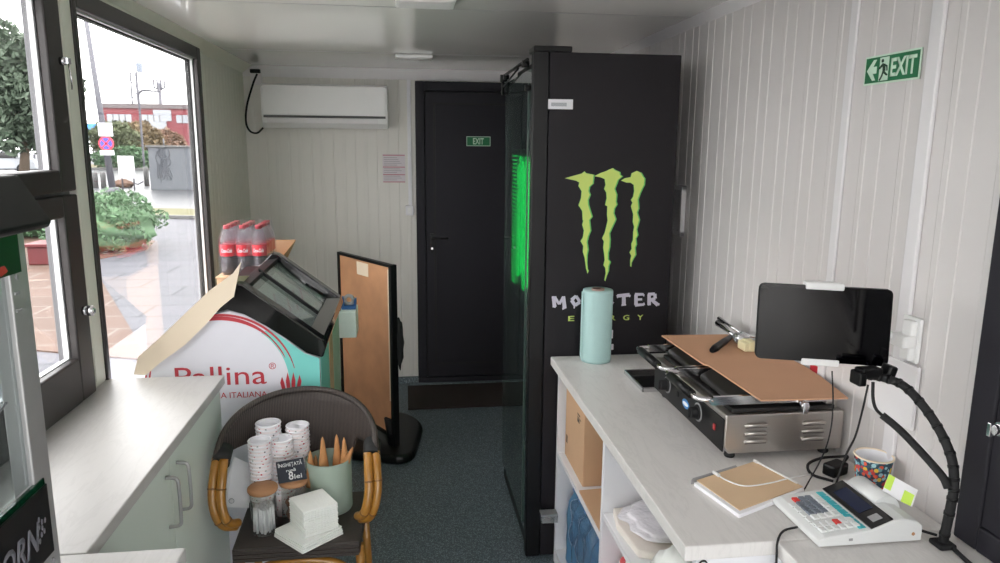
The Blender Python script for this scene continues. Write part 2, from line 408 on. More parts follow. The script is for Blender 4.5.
b = MB(); b.box((XR, YF, 0), (XR+TH, .12, .9)); b.box((XR, YF, 2.05), (XR+TH, .12, ZC)); b.box((XR, YF, .9), (XR+TH, YF+.06, 2.05)); b.box((XR, .06, .9), (XR+TH, .12, 2.05)); struct(b.build('wall_right', 'panel'))
# left wall around the windows
WIN = [(-.9, .25, .88, 2.06), (.33, 1.22, .88, 2.06), (1.3, 2.262, .88, 2.06), (2.355, 3.685, .5, 2.07)]
ribbed('wall_left', 'panel_green', (XF, 3.70, 0), (XF, YB, 0), 0, ZC, (-1, 0, 0), TH=.015)
ribbed('wall_left', 'panel_green', (XL, YF, 0), (XL, -.9, 0), 0, ZC, (-1, 0, 0))
tl = .05
b = MB(); b.box((XL-tl, -.9, 0), (XL, 2.33, .88)); b.box((XL-tl, 2.33, 0), (XL, 3.70, .5)); b.box((XL-tl, -.9, 2.07), (XL, 3.70, ZC)); b.box((XL-tl, 3.685, .5), (XL, 3.70, 2.07))
b.box((XL-tl, .25, .88), (XL, .33, 2.07)); b.box((XL-tl, 1.22, .88), (XL, 1.3, 2.07)); b.box((XL-tl, 2.262, .88), (XL, 2.33, 2.07))
struct(b.build('wall_left', 'panel_green'))
# front wall behind the viewer with a service window and glazed door
b = MB(); b.box((XL-TH, YF-TH, 0), (XR+TH, YF, .10)); b.box((XL-TH, YF-TH, 2.05), (XR+TH, YF, ZC)); b.box((XL-TH, YF-TH, .10), (XL+.06, YF, 2.05)); b.box((XR-.06, YF-TH, .10), (XR+TH, YF, 2.05))
struct(b.build('wall_front', 'panel'))
# skirtings, trims, battens
b = MB(); b.prism([(XL, YF, ZC), (XL+.03, YF, ZC), (XL, YF, ZC-.03)], (0, 3.70-YF, 0)); b.prism([(XF, 3.70, ZC), (XL+.03, 3.70, ZC), (XF, 3.70, ZC-.045)], (0, YB-3.70, 0))
struct(b.build('trim_1', 'trimg'))
b = MB(); b.prism([(XR, 0, ZC), (XR-.032, 0, ZC), (XR, 0, ZC-.032)], (0, 1, 0))
for v in b.bm.verts: v.co.y = YF if v.co.y < .5 else YB
struct(b.build('trim_2', 'trimw'))
b = MB(); b.prism([(XF, YB, ZC), (XF, YB-.03, ZC), (XF, YB-.008, ZC-.065), (XF, YB, ZC-.065)], (XR-XF, 0, 0)); struct(b.build('trim_3', 'trimw'))
b = MB(); b.box((XR-.008, 1.712, .85), (XR, 1.742, ZC-.03)); struct(b.build('trim_4', 'trimw', bevel=.003))
b = MB(); b.box((XR-.010, 1.415, .85), (XR, 1.453, ZC-.03)); struct(b.build('trim_5', 'trimw', bevel=.003))
b = MB(); b.box((XF, 3.80, .3), (XF+.012, 3.835, ZC-.045)); struct(b.build('trim_6', 'trimg', bevel=.002))
b = MB(); b.box((XL, 2.264, .884), (XL+.003, 2.328, ZC-.03)); struct(b.build('trim_7', 'trimg'))
b = MB(); b.box((XF, YB-.035, 0), (XR, YB-.003, .045)); b.box((.03, 4.74, .001), (XR, YB-.03, .012)); struct(b.build('baseboard_back', 'floor', bevel=.006))
b = MB(); b.prism([at(131, 0, 'z', ZC)]*1+[(0,0,0)]*0+[at(131,0,'z',ZC)+Vector((.2,0,0)), at(131,0,'z',ZC)+Vector((.2,.01,0))], (0,0,0)) if False else b.box((XL+.03, 2.72, ZC-.0012), (XR-.032, 2.728, ZC-.0002)); b.box((XL+.035, 4.02, ZC-.0012), (XR-.032, 4.028, ZC-.0002)); b.box((XL+.03, 1.5, ZC-.0012), (XR-.032, 1.508, ZC-.0002))
struct(b.build('trim_8', 'ventgrey'))

# ------------------------------------------------------------------ windows
def ring(b, x0, x1, y0, y1, z0, z1, w, wl=None, wr=None, wt=None, wb=None):
    wl = wl or w; wr = wr or w; wt = wt or w; wb = wb or w
    b.box((x0, y0, z0), (x1, y0+wl, z1)); b.box((x0, y1-wr, z0), (x1, y1, z1))
    b.box((x0, y0+wl, z1-wt), (x1, y1-wr, z1)); b.box((x0, y0+wl, z0), (x1, y1-wr, z0+wb))
def leaf_window(n, y0, y1, z0, z1):
    root = tag(thing('window_%d' % n, None, None, (XL, y0, z0)), kind='structure')
    zm = 1.484
    b = MB(); ring(b, XL-.045, XL-.019, y0, y1, z0, z1, .118, wt=.06); b.box((XL-.045, y0+.118, zm-.05), (XL-.019, y1-.118, zm+.05)); b.build('outer_frame', 'winmid', root, .003)
    for (a, c, nm) in ((zm+.004, z1, 'upper_leaf'), (z0, zm-.006, 'lower_leaf')):
        b = MB()
        up = nm == 'upper_leaf'
        ring(b, XL-.003, XL+.022, y0, y1-.050, a, c, .09, wb=.06 if up else .13, wt=.06, wr=.09)
        lf = b.build(nm, 'winframe', root, .005)
        b = MB(); ring(b, XL-.018, XL-.004, y0+.08, y1-.134, a+(.05 if up else .12), c-.05, .011); b.build('glazing_bead', 'winout', lf)
        b = MB(); b.box((XL-.013, y0+.085, a+(.055 if up else .125)), (XL-.010, y1-.136, c-.055)); b.build('glass_pane', 'glass', lf)
        b = MB()
        if up:
            yy, zz = y1-.075, 1.843
            b.cyl((XL+.022, yy, zz), (XL+.036, yy, zz), .011); b.obox((XL+.04, yy, zz), (.012, .02, .016)); b.tube([(XL+.04, yy+.006, zz-.005), (XL+.042, yy+.012, zz-.05), (XL+.04, yy+.014, zz-.075)], .002, 6)
        else:
            yy, zz = y1-.088, 1.142
            b.cyl((XL+.022, yy, zz), (XL+.032, yy, zz), .013); b.lathe([(.004, 0), (.013, .006), (.013, .018), (.006, .024)], (0, 0, 0))
            vs = [v for v in b.bm.verts if v.co.x > -.5]
            for v in vs: v.co = Vector((XL+.03+v.co.z, yy+v.co.x, zz+v.co.y*1.2))
        b.build('latch', 'chrome', lf)
leaf_window(1, 1.3, 2.262, .884, 2.058)
leaf_window(3, .33, 1.22, .884, 2.058)
leaf_window(4, -.9, .25, .884, 2.058)
root = tag(thing('window_2', None, None, (XL, 2.355, .5)), kind='structure')
y0, y1, z0, z1 = 2.331, 3.684, .5, 2.068
b = MB(); ring(b, XL-.012, XL+.010, y0, y1, z0, z1, .075, wl=.026, wt=.055, wr=.06); b.build('frame', 'winframe', root, .004)
b = MB(); ring(b, XL-.044, XL-.024, y0, y1, z0, z1, .06, wl=.022, wt=.060, wr=.064); b.build('outer_frame', 'winmid', root, .003)
b = MB(); ring(b, XL-.0235, XL-.0125, y0, y1, z0, z1, .06, wl=.022, wt=.060, wr=.066); b.build('glazing_bead', 'winout', root, .001)
b = MB(); ring(b, XL-.046, XL-.026, y0+.02, y1-.065, z0+.05, z1-.0605, .004); b.build('gasket', 'blackmatte', root)
b = MB(); b.box((XL-.034, y0+.02, z0+.055), (XL-.031, y1-.07, z1-.065)); b.build('glass_pane', 'glass', root)
root = tag(thing('window_5', None, None, (0, YF, .1)), kind='structure')
b = MB(); xa, xb = XL+.06, XR-.06
for (x0_, x1_, za, zb) in ((xa, xb, .102, .16), (xa, xb, 1.99, 2.048), (xa, xa+.06, .16, 1.99), (xb-.06, xb, .16, 1.99), (.05, .12, .16, 1.99), (xa+.06, xb-.06, .86, .92)): b.box((x0_, YF-.06, za), (x1_, YF+.01, zb))
b.build('frame', 'winframe', root, .004)
b = MB(); b.box((xa+.05, YF-.03, .15), (xb-.05, YF-.026, 2.0)); b.build('glass_pane', 'glass', root)

root = tag(thing('window_6', None, None, (XR, YF, .9)), kind='structure')  # unseen window behind the viewer, added to bring fill light from the right
b = MB(); ring(b, XR-.01, XR+.05, YF+.062, .058, .902, 2.048, .06); b.box((XR-.01, -.7, .962), (XR+.05, -.64, 1.988)); b.build('frame', 'winframe', root, .004)
b = MB(); b.box((XR+.02, YF+.11, .95), (XR+.024, .01, 2.0)); b.build('glass_pane', 'glass', root)

# ------------------------------------------------------------------ back door
root = tag(thing('door_1', None, None, (.09, YB, 0)), kind='structure')
dx0, dx1, dz = .087, 1.0, 2.035
b = MB(); b.box((dx0, YB-.055, .045), (dx0+.058, YB, dz)); b.box((dx1-.058, YB-.055, .045), (dx1, YB, dz)); b.box((dx0+.058, YB-.055, dz-.058), (dx1-.058, YB, dz)); b.box((dx0, YB-.06, .012), (dx1, YB, .045))
b.build('door_frame', 'door', root, .004)
b = MB(); b.box((dx0+.058, YB-.02, .045), (dx1-.058, YB, dz-.058)); b.build('shadow_gap', 'doordark', root)
b = MB(); b.box((dx0+.064, YB-.048, .05), (dx1-.064, YB-.02, dz-.064))
lf = b.build('door_leaf', 'door', root, .004)
b = MB(); ring2 = (dx0+.128, dx1-.128, .15, dz-.145)
b.box((ring2[0], YB-.052, ring2[2]), (ring2[1], YB-.047, ring2[3])); b.build('panel', 'door', lf, .004)
b = MB(); b.box((ring2[0]-.012, YB-.0495, ring2[2]-.012), (ring2[1]+.012, YB-.0475, ring2[3]+.012)); b.build('panel_moulding', 'doordark', lf, .002)
hp = at(432, 238, 'y', YB-.06)
b = MB(); b.box((hp.x-.012, YB-.062, hp.z-.1), (hp.x+.012, YB-.048, hp.z+.03)); b.cyl((hp.x, YB-.06, hp.z), (hp.x, YB-.10, hp.z), .008); b.tube([(hp.x, YB-.098, hp.z), (hp.x+.05, YB-.1, hp.z+.002), (hp.x+.105, YB-.095, hp.z)], .008)
b.build('door_handle', 'black', lf, .001)
b = MB(); b.cyl((hp.x, YB-.066, hp.z-.07), (hp.x, YB-.055, hp.z-.07), .008); b.build('lock_cylinder', 'chrome', lf)
# EXIT plate on the door
def exit_plate(name, label, o, X, U, w, h, arrow):
    r = thing(name, label, 'sign', o)
    X = Vector(X); U = Vector(U); N = X.cross(U); o = Vector(o)
    b = MB(); b.prism([o, o+X*w, o+X*w+U*h, o+U*h], N*.002); b.build('plate', 'signw', r)
    e = h*.06
    b = MB(); b.prism([o+X*e+U*e+N*.002, o+X*(w-e)+U*e+N*.002, o+X*(w-e)+U*(h-e)+N*.002, o+X*e+U*(h-e)+N*.002], N*.0006); b.build('green_field', 'green', r)
    if not arrow:
        text('lettering', 'EXIT', o+X*w*.27+U*h*.2+N*.0027, X, U, h*.62, 'signw', r, width=w*.45, offset=.022)
    else:
        text('lettering', 'EXIT', o+X*w*.50+U*h*.22+N*.0027, X, U, h*.58, 'signw', r, width=w*.44, offset=.028)
        q = lambda u, v: o+X*w*u+U*h*v+N*.0027
        b = MB(); b.prism([q(.05,.5), q(.17,.86), q(.23,.86), q(.17,.62), q(.24,.62), q(.24,.38), q(.17,.38), q(.23,.14), q(.17,.14)], N*.0005); b.build('arrow', 'signw', r)
        b = MB(); b.prism([q(.29,.1), q(.46,.1), q(.46,.9), q(.29,.9)], N*.0004); dw = b.build('doorway', 'signw', r)
        b = MB(); N2 = N*.0006
        q2 = lambda u, v: q(u, v)+N*.0005
        c = q2(.345, .78); b.prism([c+X*w*.022*math.cos(k*PI/5)+U*w*.022*math.sin(k*PI/5) for k in range(10)], N2)
        for poly in ([(.345,.7),(.40,.66),(.41,.42),(.36,.42)], [(.35,.70),(.28,.55),(.27,.5),(.30,.5),(.37,.62)], [(.39,.66),(.44,.6),(.45,.42),(.43,.42),(.42,.56),(.38,.62)],
                     [(.36,.45),(.34,.28),(.30,.12),(.325,.1),(.365,.26),(.39,.44)], [(.38,.45),(.44,.32),(.455,.3),(.455,.25),(.43,.26),(.36,.38)]):
            b.prism([q2(*p) for p in poly], N2)
        b.build('running_figure', 'signdk', dw)
    return r
p = at(466.5, 146, 'y', YB-.053)
exit_plate('exit_sign', 'small green EXIT plate on the black back door', (p.x, YB-.053, p.z), (1,0,0), (0,0,1), .158, .062, False)
p = at(864.5, 86, 'x', XR-.002)
exit_plate('exit_sign', 'green EXIT sign with arrow and running figure on the right wall', (XR-.003, p.y, p.z), (0,-1,0), (0,0,1), .192, .066, True)

# dark panelled door at the right edge
root = tag(thing('door_2', None, None, (XR, 1.2, .846)), kind='structure')
b = MB(); b.box((XR-.016, .30, .848), (XR, .36, 1.98)); b.box((XR-.016, 1.15, .848), (XR, 1.208, 1.98)); b.box((XR-.016, .36, 1.92), (XR, 1.15, 1.98)); b.box((XR-.016, .36, .848), (XR, 1.15, .90))
b.build('door_frame', 'door', root, .004)
b = MB(); b.box((XR-.011, .362, .902), (XR, 1.148, 1.918)); lf = b.build('door_leaf', 'door', root)
b = MB(); b.box((XR-.018, .46, 1.0), (XR-.0105, 1.075, 1.82)); b.build('panel', 'door', lf, .006)
b = MB(); lp = at(990, 423, 'x', XR-.03); yy, zz = 1.112, lp.z
b.cyl((XR-.01, yy, zz), (XR-.038, yy, zz), .014); b.cyl((XR-.038, yy, zz), (XR-.052, yy, zz), .009, .011); b.obox((XR-.055, yy, zz), (.01, .008, .026)); b.build('lock_knob', 'chrome', lf, .001)

# ------------------------------------------------------------------ ceiling fixtures, wall items
for i, (lab, px) in enumerate((('small square white lamp flush on the ceiling nearer the viewer', ((400, 447), (0, 8))), ('slim white lamp flush on the ceiling before the back wall', ((395, 432), (52, 57))))):
    if i == 0: c = (.085, 2.56); s = (.10, .075)
    else: c = (.07, 4.08); s = (.10, .05)
    r = thing('ceiling_lamp', lab, 'lamp', (c[0], c[1], ZC-.02), group=None)
    b = MB(); b.box((c[0]-s[0], c[1]-s[1], ZC-.018), (c[0]+s[0], c[1]+s[1], ZC-.001)); b.build('housing', 'white', r, .004)
    b = MB(); b.box((c[0]-s[0]+.012, c[1]-s[1]+.012, ZC-.0205), (c[0]+s[0]-.012, c[1]+s[1]-.012, ZC-.018)); b.build('diffuser', 'trimw', r)
# air conditioner
ya = 4.64
P0 = at(260, 86, 'y', ya); P1 = at(387, 89, 'y', ya); P2 = at(387, 129, 'y', ya)
ax0, ax1, az1, az0 = P0.x, P1.x, P0.z+.020, P2.z
r = thing('air_conditioner', 'white split air conditioner high on the back wall', 'air conditioner', (ax0, YB, az0))
def acprof(x):
    return [(x, YB-.004, az0+.01), (x, ya+.05, az0), (x, ya+.012, az0+.03), (x, ya+.004, az0+.062), (x, ya, az0+.07), (x, ya, az1-.02), (x, ya+.03, az1), (x, YB-.004, az1)]
b = MB(); b.prism(acprof(ax0), (ax1-ax0, 0, 0)); b.build('housing', 'white', r, .004)
b = MB(); b.prism([(ax0+.012, ya-.004, az0+.078), (ax0+.012, ya-.008, az1-.012), (ax0+.012, ya+.006, az1-.012), (ax0+.012, ya+.006, az0+.078)], (ax1-ax0-.024, 0, 0)); b.build('front_panel', 'white', r, .003)
b = MB(); b.box((ax0+.012, ya-.0035, az0+.062), (ax1-.012, ya+.02, az0+.076)); b.build('air_slot', 'slotgrey', r)
b = MB(); b.prism([(ax0+.03, ya+.009, az0+.03), (ax0+.03, ya-.002, az0+.06), (ax0+.03, ya+.006, az0+.062), (ax0+.03, ya+.02, az0+.028)], (ax1-ax0-.09, 0, 0)); b.build('louvre', 'trimw', r, .001)
# cable and outlet beside it
r = thing('power_outlet', 'small white outlet with black plug above the air conditioner', 'outlet', at(258, 75, 'y', YB))
q0 = at(252, 85, 'y', YB); q1 = at(262, 72, 'y', YB)
b = MB(); b.box((q0.x, YB-.035, q0.z), (q1.x, YB-.0035, q1.z)); b.build('socket', 'trimw', r, .003)
b = MB(); b.box((q0.x+.002, YB-.06, q1.z-.012), (q1.x-.002, YB-.034, q1.z+.012)); b.build('plug', 'black', r, .004)
pts = [at(257, 74, 'y', YB-.06), at(253, 84, 'y', YB-.04), at(247, 105, 'y', YB-.02), at(246, 122, 'y', YB-.02), at(250, 131, 'y', YB-.02), at(257, 133, 'y', YB-.03), at(263, 128, 'y', YB-.06)]
b = MB(); b.tube(smooth_path(pts), .006, 8); tag(b.build('power_cable', 'blackmatte'), 'black cable looping down the wall beside the air conditioner', 'cable')
# notice, duct, switch
q0 = at(383, 182, 'y', YB-.004); q1 = at(405, 154, 'y', YB-.004)
r = thing('wall_notice', 'printed white notice with pink header lines on the back wall', 'notice', (q0.x, YB-.0035, q0.z))
b = MB(); b.box((q0.x, YB-.006, q0.z), (q1.x, YB-.0045, q1.z)); b.build('sheet', mat('notice_paper', (214, 208, 212), .8), r)
b = MB(); hh = q1.z-q0.z
for f in (.97, .55, .28, .02): b.box((q0.x+.002, YB-.0066, q0.z+hh*f-.006), (q1.x-.002, YB-.006, q0.z+hh*f+.0))
b.build('pink_bars', mat('notice_pink', (196, 130, 142), .8), r)
b = MB()
for k in range(13):
    z = q0.z+hh*(.07+.066*k); b.box((q0.x+.008, YB-.0065, z), (q0.x+.008+(.085+.03*((k*7) % 4)/3), YB-.006, z+.0025))
b.build('print_lines', mat('notice_ink', (150, 144, 152), .8), r)
q = at(410.5, 210, 'y', YB)
r = thing('wall_switch', 'white switch box at the end of a cable duct beside the black door', 'switch', (q.x, YB, q.z))
b = MB(); b.box((q.x-.032, YB-.048, q.z-.032), (q.x+.020, YB-.0035, q.z+.032)); b.build('box', 'junction', r, .004)
b = MB(); b.box((q.x-.02, YB-.052, q.z-.02), (q.x+.008, YB-.048, q.z+.02)); b.build('rocker', 'white', r, .002)
b = MB(); b.box((q.x-.013, YB-.014, q.z+.03), (q.x+.012, YB-.0035, ZC-.066)); b.build('cable_duct', 'junction', r, .002)
# vent on right wall
q0 = at(674, 183, 'x', XR-.015); q1 = at(686, 236, 'x', XR-.015)
r = thing('wall_vent', 'pale louvred vent grille on the right wall beside the tall fridge', 'vent', (XR, 2.78, 1.37))
b = MB(); ya_, yb_, za_, zb_ = 2.735, 2.96, 1.275, 1.475
for (a, c, d, e) in ((ya_, ya_+.018, za_, zb_), (yb_-.018, yb_, za_, zb_), (ya_, yb_, za_, za_+.018), (ya_, yb_, zb_-.018, zb_)): b.box((XR-.022, a, d), (XR-.003, c, e))
b.build('frame', 'trimw', r, .002)
b = MB(); b.box((XR-.005, ya_+.01, za_+.01), (XR-.0035, yb_-.01, zb_-.01)); b.build('back_plate', 'trimw', r)
b = MB()
for k in range(9):
    z = za_+.026+k*.018; b.prism([(XR-.014, ya_+.016, z-.004), (XR-.008, ya_+.016, z+.010), (XR-.0055, ya_+.016, z+.010), (XR-.0055, ya_+.016, z-.004)], (0, yb_-ya_-.032, 0))
b.build('louvres', 'trimw', r)

# floor mat
r0 = at(407, 411, 'z', 0)
b = MB(); b.box((.01, 4.28, .001), (.78, 4.72, .014)); tag(b.build('door_mat', 'mat', bevel=.004), 'dark brown mat on the floor before the black back door', 'mat')

# ------------------------------------------------------------------ tall fridge
fx0, fx1, fy0, fy1, fz1 = .50, 1.003, 2.57, 3.30, 1.952
r = thing('drinks_fridge', 'tall black drinks fridge with green claw marks on its side', 'fridge', (fx0, fy0, 0))
b = MB()
b.box((fx0+.02, fy0, .015), (fx1, fy0+.03, fz1)); b.box((fx0+.02, fy1-.03, .06), (fx1, fy1, fz1)); b.box((fx1-.03, fy0+.03, .06), (fx1, fy1-.03, fz1))
b.box((fx0+.02, fy0+.03, fz1-.05), (fx1-.03, fy1-.03, fz1)); b.box((fx0+.02, fy0+.03, .06), (fx1-.03, fy1-.03, .22))
b.build('cabinet', 'fridge', r, .003)
b = MB(); b.box((fx0+.04, fy0+.03, .0), (fx1-.04, fy1-.03, .06)); b.build('plinth', 'blackmatte', r)
b = MB()
for z in (.5, .82, 1.14, 1.46): b.box((fx0+.06, fy0+.035, z), (fx1-.035, fy1-.035, z+.008))
b.build('shelves', 'blackmatte', r)
# front face frame and glass door on the aisle side
dxo = .462
b = MB(); b.box((dxo, fy0+.0, .012), (fx0+.018, fy0+.045, fz1+.0)); b.box((dxo+.018, fy1-.045, .03), (fx0+.018, fy1, fz1-.06)); b.box((dxo+.008, fy0+.045, .03), (fx0+.018, fy1-.045, .1)); b.box((dxo+.018, fy0+.045, fz1-.11), (fx0+.018, fy1-.045, fz1-.06))
df = b.build('door_frame', 'black', r, .004)
b = MB(); b.box((dxo+.004, fy0+.04, .09), (dxo+.010, fy1-.01, fz1-.05)); b.build('glass_door', glassmat('fridge_glass', (190, 205, 200), ior=1.6, dens=.05, dcol=(150, 170, 168)), df)  # pale film in the glass stands in for the room's reflection
b = MB(); b.box((dxo, fy0+.10, .11), (dxo+.004, fy0+.115, fz1-.10)); b.build('glass_edge_strip', mat('glass_edge', (56, 76, 70), .3), df)
b = MB(); b.tube([(dxo-.01, fy0+.07, fz1-.02), (dxo-.01, fy1-.01, fz1-.02)], .006, 8); b.tube([(dxo-.01, fy1-.01, fz1-.02), (dxo-.01, fy1-.01, fz1-.10)], .007, 8)
b.tube([(dxo-.01, fy0+.28, fz1-.03), (dxo-.01, fy1-.03, fz1-.065)], .004, 6)
b.cyl((dxo-.022, fy0+.12, fz1-.03), (dxo+.004, fy0+.12, fz1-.03), .013); b.cyl((dxo-.025, fy1-.04, fz1-.03), (dxo+.004, fy1-.04, fz1-.03), .016); b.cyl((dxo-.02, fy1-.1, fz1-.03), (dxo+.004, fy1-.1, fz1-.03), .011)
b.cyl((dxo-.02, fy0+.06, fz1-.12), (dxo+.004, fy0+.06, fz1-.12), .011)
b.build('top_rail', 'black', r)
b = MB(); b.box((dxo+.0, fy0-.002, fz1), (.60, fy0+.10, fz1+.02)); b.build('top_hinge_cover', 'black', r, .004)
# green LED strips behind the glass
b = MB(); zt, zb = 1.585, 1.03
for i in range(8):
    y = 2.622+i*.050; dz = .02*((i*3) % 4)
    b.box((dxo+.016, y, zb+dz+.004*i), (dxo+.022, y+.036, zt-.018*((i*2) % 3)))
b.build('led_bars', 'led', r)
b = MB()
for j in range(5):
    for k in range(34):
        b.obox((dxo+.0165, 3.035+j*.024, zb+.01+k*.0165), (.003, .010, .007))
b.build('led_dots', 'led', r)
b = MB(); b.box((dxo+.026, fy0+.05, zb-.05), (dxo+.03, fy1-.05, zt+.03)); b.build('led_backing', 'ledoff', r)
# claw marks
S1 = 8.66
def cl(pts, off=(560, 160)): return [(off[0]+x/S1, off[1]+y/S1) for x, y in pts]
claw1 = cl([(40,158),(120,135),(185,118),(212,98),(232,115),(300,128),(296,170),(292,205),(262,232),(255,270),(268,300),(250,345),(252,385),(268,440),(285,490)]) + cl([(262,0),(272,92),(252,140),(240,190),(250,255),(240,305),(238,370),(242,425),(250,440),(238,465),(224,420),(212,330),(196,275),(200,225),(176,182),(196,150),(205,90),(190,40),(200,5)], (560,220)) + cl([(195,520),(190,440),(158,392),(180,330),(185,270),(158,225),(165,195),(140,180)])
claw2 = cl([(296,140),(350,112),(400,95),(425,82),(458,70),(485,88),(525,105),(528,130),(548,142),(510,172),(496,210),(480,250),(498,300),(492,360),(500,385),(478,420),(472,460),(490,510)]) + cl([(488,0),(455,70),(435,115),(440,170),(436,235),(424,285),(424,340),(442,362),(428,400),(425,440),(405,490),(392,530),(382,520),(394,460),(390,415),(374,390),(385,345),(380,290),(372,240),(378,185),(362,158),(385,110),(400,50),(410,5)], (560,220)) + cl([(405,470),(408,400),(388,390),(402,330),(398,280),(380,250),(392,215),(385,165),(350,150)])
claw3 = cl([(526,178),(560,158),(610,148),(618,115),(665,94),(710,112),(728,145),(740,160),(736,215),(718,250),(700,290),(682,340),(688,420),(675,455),(695,520)]) + cl([(694,0),(680,50),(670,80),(680,130),(662,160),(668,210),(656,240),(662,300),(640,335),(622,370),(618,405),(606,400),(606,345),(615,310),(600,280),(618,250),(616,205),(630,170),(632,100),(640,60),(628,15)], (560,220)) + cl([(632,470),(612,400),(625,370),(612,345),(630,320),(640,270),(636,215),(610,196),(570,195)])
def face_prism(b, pts, y, d=.0008):
    P = [at(px, py, 'y', fy0) for px, py in pts]
    P = [Vector((p.x, y, p.z)) for p in P]
    b.prism(P, (0, -d, 0))
    bmesh.ops.triangulate(b.bm, faces=[f for f in b.bm.faces if len(f.verts) > 8], ngon_method='EAR_CLIP')
def sides(pts, n_top):
    ymax = max(p[1] for p in pts); ib = max(range(len(pts)), key=lambda i: pts[i][1])
    it = min(range(len(pts)), key=lambda i: pts[i][1])
    right = pts[it:ib+1]; left = pts[ib:]+pts[:it+1]; left = left[::-1]
    return left, right
def interp(line, y):
    best = None
    for (xa, ya_), (xb, yb_) in zip(line, line[1:]):
        if min(ya_, yb_)-1e-6 <= y <= max(ya_, yb_)+1e-6:
            t = 0 if abs(yb_-ya_) < 1e-6 else (y-ya_)/(yb_-ya_)
            best = xa+(xb-xa)*t if best is None else best
    return best if best is not None else line[-1][0]
def claw_strip(b, pts, y3, dl, dr, d):
    left, right = sides(pts, 0)
    ys = sorted(set(round(p[1], 2) for p in pts)); ys = [ys[0]+.05]+ys[1:-1]+[ys[-1]-.05]
    rows = []
    for y in ys:
        l_, r_ = interp(left, y), interp(right, y); l_, r_ = min(l_, r_), max(l_, r_)
        w_ = r_-l_; a_ = min(dl, w_*.3); c_ = min(dr, w_*.3)
        P = [at(l_+a_, y, 'y', fy0), at(r_-c_, y, 'y', fy0)]
        rows.append([b.bm.verts.new((p.x, y3-k*d, p.z)) for p in P for k in (0, 1)])
    for a, c in zip(rows, rows[1:]):
        b.bm.faces.new([a[1], a[3], c[3], c[1]]); b.bm.faces.new([a[0], c[0], c[2], a[2]])
        b.bm.faces.new([a[0], a[1], c[1], c[0]]); b.bm.faces.new([a[2], c[2], c[3], a[3]])
for c in (claw1, claw2, claw3):
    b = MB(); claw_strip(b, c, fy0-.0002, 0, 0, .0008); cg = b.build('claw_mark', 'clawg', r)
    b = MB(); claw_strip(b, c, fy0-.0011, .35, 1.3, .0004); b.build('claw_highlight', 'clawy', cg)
# wordmark made of angular strokes
def strokes(b, segs, ox, oy, sx, sy):
    for (x0_, y0_, x1_, y1_, w0, w1) in segs:
        a = Vector((ox+x0_*sx, oy+y0_*sy)); c = Vector((ox+x1_*sx, oy+y1_*sy)); t = (c-a).normalized(); nn = Vector((-t.y, t.x))*1.5
        face_prism(b, [tuple(a+nn*w0), tuple(c+nn*w1), tuple(c-nn*w1), tuple(a-nn*w0)], fy0-.0002-.00002*len(b.bm.faces)/6)
b = MB()
L = {'M': [(0,.05,.12,1,1,1.3),(-.12,.05,.25,.12,.5,.9),(.12,.1,.5,.75,1.1,.8),(.5,.75,.85,.05,.8,1),(.85,0,.95,1.15,1.1,1.3),(-.05,.95,.2,1.05,.6,.4),(.75,1.2,1.05,1.1,.7,.3)],
     'O': [(.5,-.05,.05,.4,.9,1.2),(.05,.4,.4,.95,1.2,1.1),(.4,.95,.9,.6,1.0,1.1),(.9,.6,.5,-.05,1.1,.9),(.35,.95,.3,1.28,.6,.3)],
     'N': [(.08,.05,.1,1,1,1.2),(.08,.05,.85,.95,1,1),(.85,0,.85,1,1,1.1),(-.05,.02,.2,.08,.5,.8)],
     'S': [(.9,.12,.3,.05,.9,1.1),(.3,.05,.15,.38,1.1,1.1),(.15,.38,.85,.58,1.1,1.2),(.85,.58,.6,1,1.2,1),(.6,1,.05,1.1,1,.4)],
     'T': [(-.05,.1,1.0,0,1.1,1.2),(.5,.05,.5,1.0,1.2,1.3),(-.05,.02,-.05,.3,.7,.3),(1,0,1.02,.22,.7,.3),(.3,1.0,.7,.95,.5,.4)],
     'E': [(.1,.03,.1,.97,1.1,1.2),(.0,.02,.9,.0,1,.8),(.1,.48,.75,.45,.8,.7),(0,.98,.95,.92,1,.8),(.9,0,.92,.2,.6,.3),(.93,.75,.95,.95,.3,.7)],
     'R': [(.12,.03,.12,.97,1.1,1.2),(.0,.03,.75,-.02,1,.9),(.75,-.02,.8,.4,1,1),(.8,.4,.2,.52,.9,.8),(.35,.5,1.1,1.0,1,1.3),(1.1,1.0,1.25,.85,.9,.3),(-.05,.98,.3,.95,.5,.4)]}
for ch, ox, oy, wd, ht in (('M',553.2,296.3,12,10.5),('O',571,296.3,10,9.5),('N',583.5,295.5,10,9),('S',604.5,295,9.5,11),('T',618,294.8,11.5,10.5),('E',635,294.2,9.5,11.2),('R',648,294,9,11)):
    b = MB(); strokes(b, L[ch], ox, oy, wd, ht); b.build('letter', 'wordmark', r)
for ch, px in (('E', 568), ('N', 583), ('E', 597), ('R', 609.5), ('G', 623), ('Y', 637)):
    q = at(px, 321-(px-568)*.018, 'y', fy0); text('small_lettering', ch, (q.x, fy0-.0006, q.z), (1,0,0), (0,0,1), .019, 'clawy', r, width=.024, offset=.02)
# white labels on the fridge side
for (a0_, b0_, a1_, b1_, nm) in ((548, 99.5, 573, 109, 'barcode_label'), (604, 330, 613, 338.5, 'lower_label'), (604, 344, 613.5, 350, 'lower_label')):
    q0 = at(a0_, b1_, 'y', fy0); q1 = at(a1_, b0_, 'y', fy0); b = MB(); b.box((q0.x, fy0-.0012, q0.z), (q1.x, fy0-.0002, q1.z)); lb = b.build(nm, 'paperw', r)
    if nm == 'barcode_label':
        b = MB()
        for k in range(16):
            x = q0.x+.012+k*.0035; b.box((x, fy0-.0016, q0.z+.010), (x+.0018, fy0-.0012, q1.z-.012))
        b.build('printed_code', 'keyg', lb)
for px, py in ((667, 165), (662, 318), (590, 335)):
    pass

